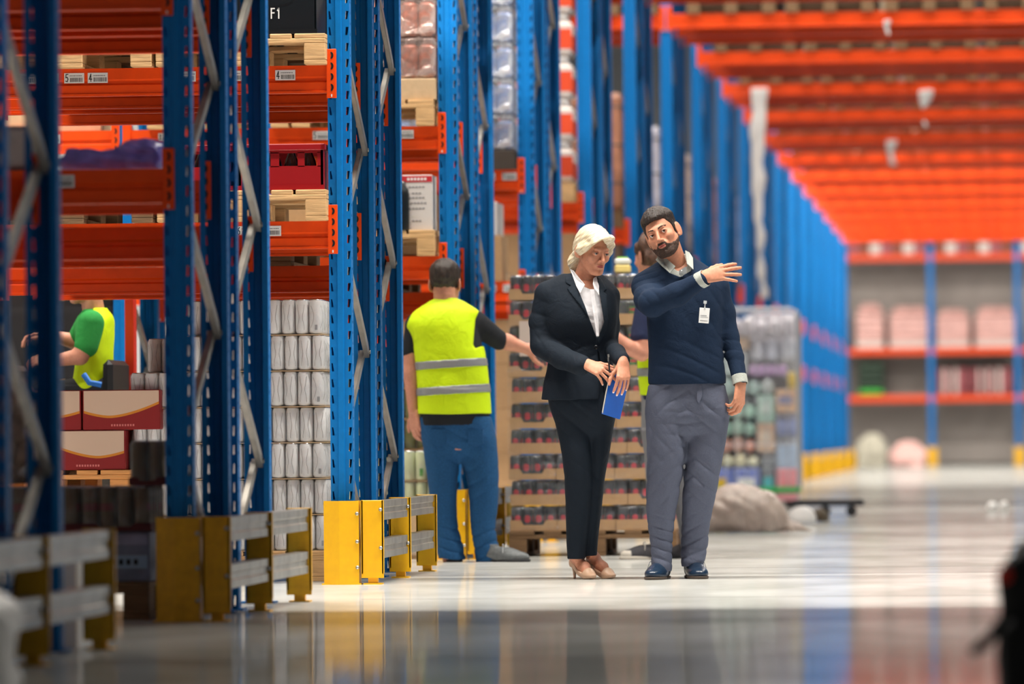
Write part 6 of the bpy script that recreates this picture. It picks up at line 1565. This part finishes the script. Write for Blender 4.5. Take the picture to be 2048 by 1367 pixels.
Q2 = dr.field(-10, 750, 250, 960, -.3, .3, .008); Q2.chain([pd(200, 785, -.1), pd(95, 790, -.12), pd(70, 900, -.12)], [.095, .07, .05], .03); Q2.chain([pd(200, 785, .1), pd(95, 790, .12), pd(70, 900, .12)], [.095, .07, .05], .03); dr.part('trousers', Q2, [TEE])
h_, t_ = dr.p(72, 905, -.12), dr.p(20, 905, -.12)
for sy in (-.12, .12):
    f = Field((-.2, -.06, -.05), (.1, .06, .08), .006); f.ell((-.05, 0, 0), (.13, .045, .045), 0); q = pd(66, 912, sy); f.lo = f.lo+np.array(q); f.ax = [a_+q[i] for i, a_ in enumerate(f.ax)]; dr.part('boot', f, [RUB])
Bd = dr.field(60, 600, 240, 800, -.25, .25, .012); Bd.loft(s3, 0, 2.4, off=.03); dr.skinmesh(Bd, [SKP]); dr.finish()
tr = thing('reach_truck', 'black truck with red mast carrying the seated driver, behind the racks', 'truck', (P(190, 780, 29.75).x, 29.75, 0))
ox = P(190, 780, 29.75).x
def bxp(x0, y0, x1, y1, dy0, dy1, m, name, c=.02):
    a, c_ = P(x0, y1, 29.75), P(x1, y0, 29.75); b = MB(); b.box(a.x-ox, c_.x-ox, dy0, dy1, a.z, c_.z, m, c); b.build(name, tr)
TB = mat('truck_black', (14, 15, 18), .5, 0, .05, 20); TR = mat('truck_red', (208, 44, 24), .4)
bxp(50, 932, 222, 1100, -.5, .5, TB, 'chassis', .04); bxp(108, 824, 220, 930, -.42, .42, TB, 'seat', .05); bxp(224, 720, 242, 930, -.3, .3, TB, 'seat_back', .03)
bxp(-20, 730, 36, 930, -.4, .4, TB, 'console', .03); bxp(231, 560, 247, 1100, .37, .45, TR, 'mast', .006)
for x_ in (80, 210):
    for s_ in (-1, 1):
        b = MB(); b.lathe([(0, -.05), (.13, -.05), (.14, 0), (.13, .05), (0, .05)], RUB, 18, mtx=Matrix.Translation((P(x_, 900, 29.75).x-ox, s_*.42, .14)) @ Matrix.Rotation(math.pi/2, 4, 'X')); b.build('wheel', tr)
v = P(206, 760, 29.75); b = MB(); b.tube([(P(188, 750, 29.75).x-ox, -.33, P(188, 750, 29.75).z), (P(200, 764, 29.75).x-ox, -.35, P(200, 766, 29.75).z), (P(222, 772, 29.75).x-ox, -.33, P(222, 770, 29.75).z)], .016, mat('blue_strap', (20, 110, 200), .5), 8); b.build('seat_belt', tr)

# =================================================================== cage trolley with shopping goods
dC = 52.75; xc0, xc1 = P(1410, 900, dC).x, P(1597, 900, dC).x; xm = (xc0+xc1)/2; wC = xc1-xc0
rc = thing('cage_trolley', 'wire cage trolley with green base full of packaged goods', 'trolley', (xm, dC, 0))
WIRE = mat('zinc_wire', (196, 200, 206), .35, .5); GRN = mat('green_base', (20, 160, 74), .5)
b = MB(); b.box(-wC/2, wC/2, 0, .7, .15, .20, GRN, .01); b.build('base', rc)
for x_ in (-wC/2+.08, wC/2-.08):
    for y_ in (.1, .6):
        b = MB(); b.lathe([(0, -.02), (.055, -.02), (.06, 0), (.055, .02), (0, .02)], RUB, 16, mtx=Matrix.Translation((x_, y_, .06)) @ Matrix.Rotation(math.pi/2, 4, 'X')); b.box(x_-.03, x_+.03, y_-.03, y_+.03, .1, .15, DARK); b.build('caster', rc)
ztop = P(1500, 618, dC).z
for y_ in (0, .7):
    b = MB(); r_ = .07; pts_ = [(-wC/2, y_, .2), (-wC/2, y_, ztop-r_), (-wC/2+r_*.3, y_, ztop-r_*.3), (-wC/2+r_, y_, ztop), (wC/2-r_, y_, ztop), (wC/2-r_*.3, y_, ztop-r_*.3), (wC/2, y_, ztop-r_), (wC/2, y_, .2)]
    b.tube(pts_, .014, WIRE, 8)
    for k in range(1, 9): x_ = -wC/2+wC*k/9; b.tube([(x_, y_, .2), (x_, y_, ztop)], .0045, WIRE, 6)
    for z_ in (.6, 1.0, 1.4): b.tube([(-wC/2, y_, z_), (wC/2, y_, z_)], .005, WIRE, 6)
    b.build('cage_panel', rc)
for x_ in (-wC/2, wC/2):
    b = MB()
    for k in range(1, 8): y_ = .7*k/8; b.tube([(x_, y_, .2), (x_, y_, ztop-.05)], .0045, WIRE, 6)
    for z_ in (.5, .9, 1.3, ztop-.03): b.tube([(x_, 0, z_), (x_, .7, z_)], .005, WIRE, 6)
    b.build('side_grid', rc)
def cg(px0, py0, px1, py1, col, lab, kind='box', dy=.04, dp=.28, colb=None):
    col = tuple(int(v+(255-v)*.42) for v in col)
    x0, x1 = max(P(px0, 900, dC).x, xc0+.02), min(P(px1, 900, dC).x, xc1-.02); z0, z1 = P(1500, py1, dC).z, P(1500, py0, dC).z; b = MB(); m = mat('goods_%02x%02x%02x' % col, col, .4, 0, .1, 12, .12); m2 = mat('goods_%02x%02x%02x' % (colb or (235, 235, 235)), colb or (235, 235, 235), .4, 0, .1, 12, .05); w_ = x1-x0
    if kind == 'box': b.box(-w_/2, w_/2, 0, dp, 0, z1-z0, m, .012); b.box(-w_*.3, w_*.3, -.003, .01, (z1-z0)*.35, (z1-z0)*.7, m2)
    elif kind == 'bottles':
        n_ = max(2, int(round(w_/.075)))
        for i in range(n_):
            for j in range(2): b.lathe([(.032, 0), (.034, .01), (.034, (z1-z0)*.62), (.014, (z1-z0)*.8)], m, 10, c=(-w_/2+w_*(i+.5)/n_, .04+j*.075, 0)); b.lathe([(.017, (z1-z0)*.78), (.017, z1-z0)], m2, 10, c=(-w_/2+w_*(i+.5)/n_, .04+j*.075, 0))
    elif kind == 'bags':
        n_ = max(2, int(round(w_/.12)))
        for i in range(n_): b.box(-w_/2+w_*i/n_+.003, -w_/2+w_*(i+1)/n_-.003, 0, dp, 0, (z1-z0)*(.9+.1*((i*7) % 3-1)), m if i % 2 else m2, .04)
    o = b.build({'box': 'goods_box', 'bottles': 'bottle_pack', 'bags': 'bag_pack'}[kind], None, ((x0+x1)/2, dC+dy, z0)); tag(o, lab, 'goods')
zb_ = 1001
for i_, (a_, c_, h0, h1, cl) in enumerate(((1410, 1500, 640, 1001, (226, 228, 236)), (1503, 1597, 690, 1001, (214, 216, 228)), (1500, 1592, 625, 688, (226, 220, 232)))):
    cg(a_, h0, c_, h1, cl, ('tall pale box at the back of the cage trolley, left', 'tall pale box at the back of the cage trolley, right', 'flat pale box at the back of the cage trolley, on top')[i_], 'box', .36, .3)
cg(1410, 936, 1462, zb_, (40, 70, 190), 'blue box with yellow patch at the bottom left of the cage trolley', colb=(230, 190, 60))
cg(1464, 936, 1519, zb_, (44, 72, 186), 'blue box with white patch at the bottom middle of the cage trolley')
cg(1521, 934, 1549, zb_, (30, 44, 56), 'dark box with cyan print at the bottom of the cage trolley', colb=(60, 190, 200))
cg(1551, 938, 1597, zb_, (224, 96, 110), 'pink-red box at the bottom right of the cage trolley', colb=(236, 150, 156))
cg(1410, 905, 1519, 934.5, (206, 208, 160), 'pale yellow packs in the cage trolley, above the blue boxes', 'bags', colb=(226, 222, 190))
cg(1551, 872, 1597, 936, (150, 184, 222), 'light blue bottles in the cage trolley, above the pink-red box', 'bottles', colb=(226, 234, 244))
cg(1521, 904, 1549, 932.5, (80, 90, 100), 'grey jars with white lids in the cage trolley', 'bottles')
cg(1410, 872, 1511, 903, (232, 120, 86), 'orange-red packs in the cage trolley', 'bags', colb=(240, 200, 186))
cg(1514, 846, 1549, 903, (226, 180, 140), 'beige carton in the cage trolley, right of the orange-red packs', colb=(246, 232, 214))
cg(1551, 826, 1597, 870.5, (120, 140, 206), 'lavender-blue bottles in the cage trolley, above the light blue ones', 'bottles', colb=(220, 220, 236))
cg(1410, 838, 1511, 870.5, (130, 200, 176), 'mint green packs in the cage trolley, lower layer', 'bags', colb=(200, 230, 216))
cg(1410, 800, 1511, 836.5, (150, 214, 190), 'mint green packs in the cage trolley, upper layer', 'bags', colb=(214, 236, 226))
cg(1514, 790, 1549, 844.5, (140, 196, 176), 'green box in the cage trolley beside the mint packs', colb=(220, 236, 230))
cg(1551, 778, 1597, 824.5, (226, 170, 120), 'peach box in the cage trolley near the right side', colb=(150, 150, 190))
cg(1410, 752, 1549, 788.5, (170, 214, 206), 'pale turquoise packs in the cage trolley', 'bags', colb=(226, 236, 236))
cg(1500, 722, 1574, 750.5, (186, 140, 206), 'purple bottles with white caps in the cage trolley', 'bottles')
cg(1576, 745, 1597, 776.5, (240, 196, 60), 'yellow box in the cage trolley', colb=(250, 220, 120))
cg(1410, 700, 1497, 750.5, (196, 226, 224), 'pale aqua bags in the cage trolley, left', 'bags', colb=(230, 240, 240))
cg(1468, 672, 1500, 698.5, (214, 176, 140), 'small tan box in the cage trolley', colb=(230, 206, 180))
cg(1502, 676, 1590, 720.5, (196, 206, 230), 'pale blue bags near the top of the cage trolley', 'bags', colb=(226, 230, 240))
cg(1430, 632, 1594, 670.5, (214, 208, 222), 'white and lilac packages on top in the cage trolley', 'bags', colb=(236, 232, 238))
cg(1410, 632, 1428, 698.5, (220, 222, 226), 'white package at the top left of the cage trolley', dp=.2)

# wrapped bundle on the floor, trolley and scraps
D5 = 39.6; f = Field((-.42, -.3, 0), (.75, .5, .46), .011); f.ell((-.05, .1, .14), (.30, .26, .19), 0); f.ell((-.25, .08, .09), (.16, .22, .13), .06); f.ell((.13, .08, .10), (.15, .22, .15), .05); f.cone((.18, .05, .12), (.33, .0, .02), .05, .03, .05); f.cone((.33, 0, .02), (.46, .02, .01), .03, .015, .04)
f.disp(waves(81, 9, 10, 40, .012, sharp=True)); f.apply(lambda X, Y, Z: -Z+.001+0*X+0*Y, (-9,)*3, (9,)*3, 0, 'i')
tag(link('film_bundle', f.mesh('film_bundle', [mat('grey_brown_film', (178, 162, 150), .35, 0, .7, 16, .15)]), None, (P(1490, 1080, D5).x, D5, 0)), 'grey-brown bundle of crumpled film on the floor beside the man', 'bundle')
dF = 47.5; t = thing('low_trolley', 'low dark flatbed trolley on the floor right of the cage trolley', 'trolley', (P(1650, 1040, dF).x, dF, 0))
b = MB(); b.box(-.28, .32, 0, .4, .09, .14, DARK, .01); b.build('deck', t)
for x_ in (-.2, 0.0, .22):
    b = MB(); b.lathe([(0, -.03), (.042, -.03), (.046, 0), (.042, .03), (0, .03)], RUB, 14, mtx=Matrix.Translation((x_, .06, .046)) @ Matrix.Rotation(math.pi/2, 4, 'X')); b.build('caster', t)
def scrap(px, d, w_, h_, m, lab, seed):
    f = Field((-w_, -.15, 0), (w_, .2, h_*1.5), .01); f.ell((0, 0, h_*.4), (w_*.5, .1, h_*.6), 0); f.disp(waves(seed, 6, 20, 60, .01)); f.apply(lambda X, Y, Z: -Z+.001+0*X+0*Y, (-9,)*3, (9,)*3, 0, 'i'); tag(link('film_scrap', f.mesh('film_scrap', [m]), None, (P(px, 1040, d).x, d, 0)), lab, 'scrap')
WS = mat('white_scrap', (232, 230, 226), .5); DS = mat('brown_scrap', (96, 84, 66), .7)
scrap(1604, 43.5, .2, .13, WS, 'white film lump on the floor before the low dark trolley', 5); scrap(1640, 44.2, .17, .11, DS, 'brown lump on the floor before the low dark trolley', 6)
scrap(1985, 50.5, .09, .08, WS, 'small white scrap on the floor at the far right, left one', 7); scrap(2008, 50.8, .09, .07, WS, 'small white scrap on the floor at the far right, right one', 8)

# black bag with a strap, very near the camera at the right
dB = 13.2; BC = cloth('black_nylon', (14, 15, 17), .7, 120, .4, .1)
t = thing('backpack', 'black backpack with red tag and loose strap, blurred at the lower right', 'backpack', (P(2080, 1367, dB).x, dB, 0))
f = Field((-.2, -.15, 0), (.24, .2, .52), .008); f.box((.03, 0, .2), (.125, .1, .2), .07, 0); f.ell((.05, 0, .36), (.10, .09, .08), .05); f.box((0, -.1, .14), (.09, .04, .11), .035, .02); f.disp(waves(91, 6, 14, 40, .006)); f.apply(lambda X, Y, Z: -Z+.001+0*X+0*Y, (-9,)*3, (9,)*3, 0, 'i')
link('bag_body', f.mesh('bag_body', [BC]), t)
q = lambda px, py, dy=-.06: tuple(Vector(P(px, py, dB+dy))-Vector((t.location.x, t.location.y, 0)))
b = MB(); b.tube([q(2012, 1235), q(1990, 1262), q(1965, 1290), q(1942, 1304)], [.016, .014, .014, .010], BC, 8); b.build('strap', t)
b = MB(); b.lathe([(0, 0), (.016, 0), (.018, .006), (0, .010)], mat('red_tag', (220, 44, 24), .5), 14, mtx=Matrix.Translation(q(2008, 1150, -.09)) @ Matrix.Rotation(math.pi/2, 4, 'X')); b.build('red_tag', t)
b = MB(); b.tube([q(2030, 1105, 0), q(2042, 1086, 0), q(2062, 1083, 0), q(2075, 1100, 0)], .008, BC, 8); b.build('carry_loop', t)
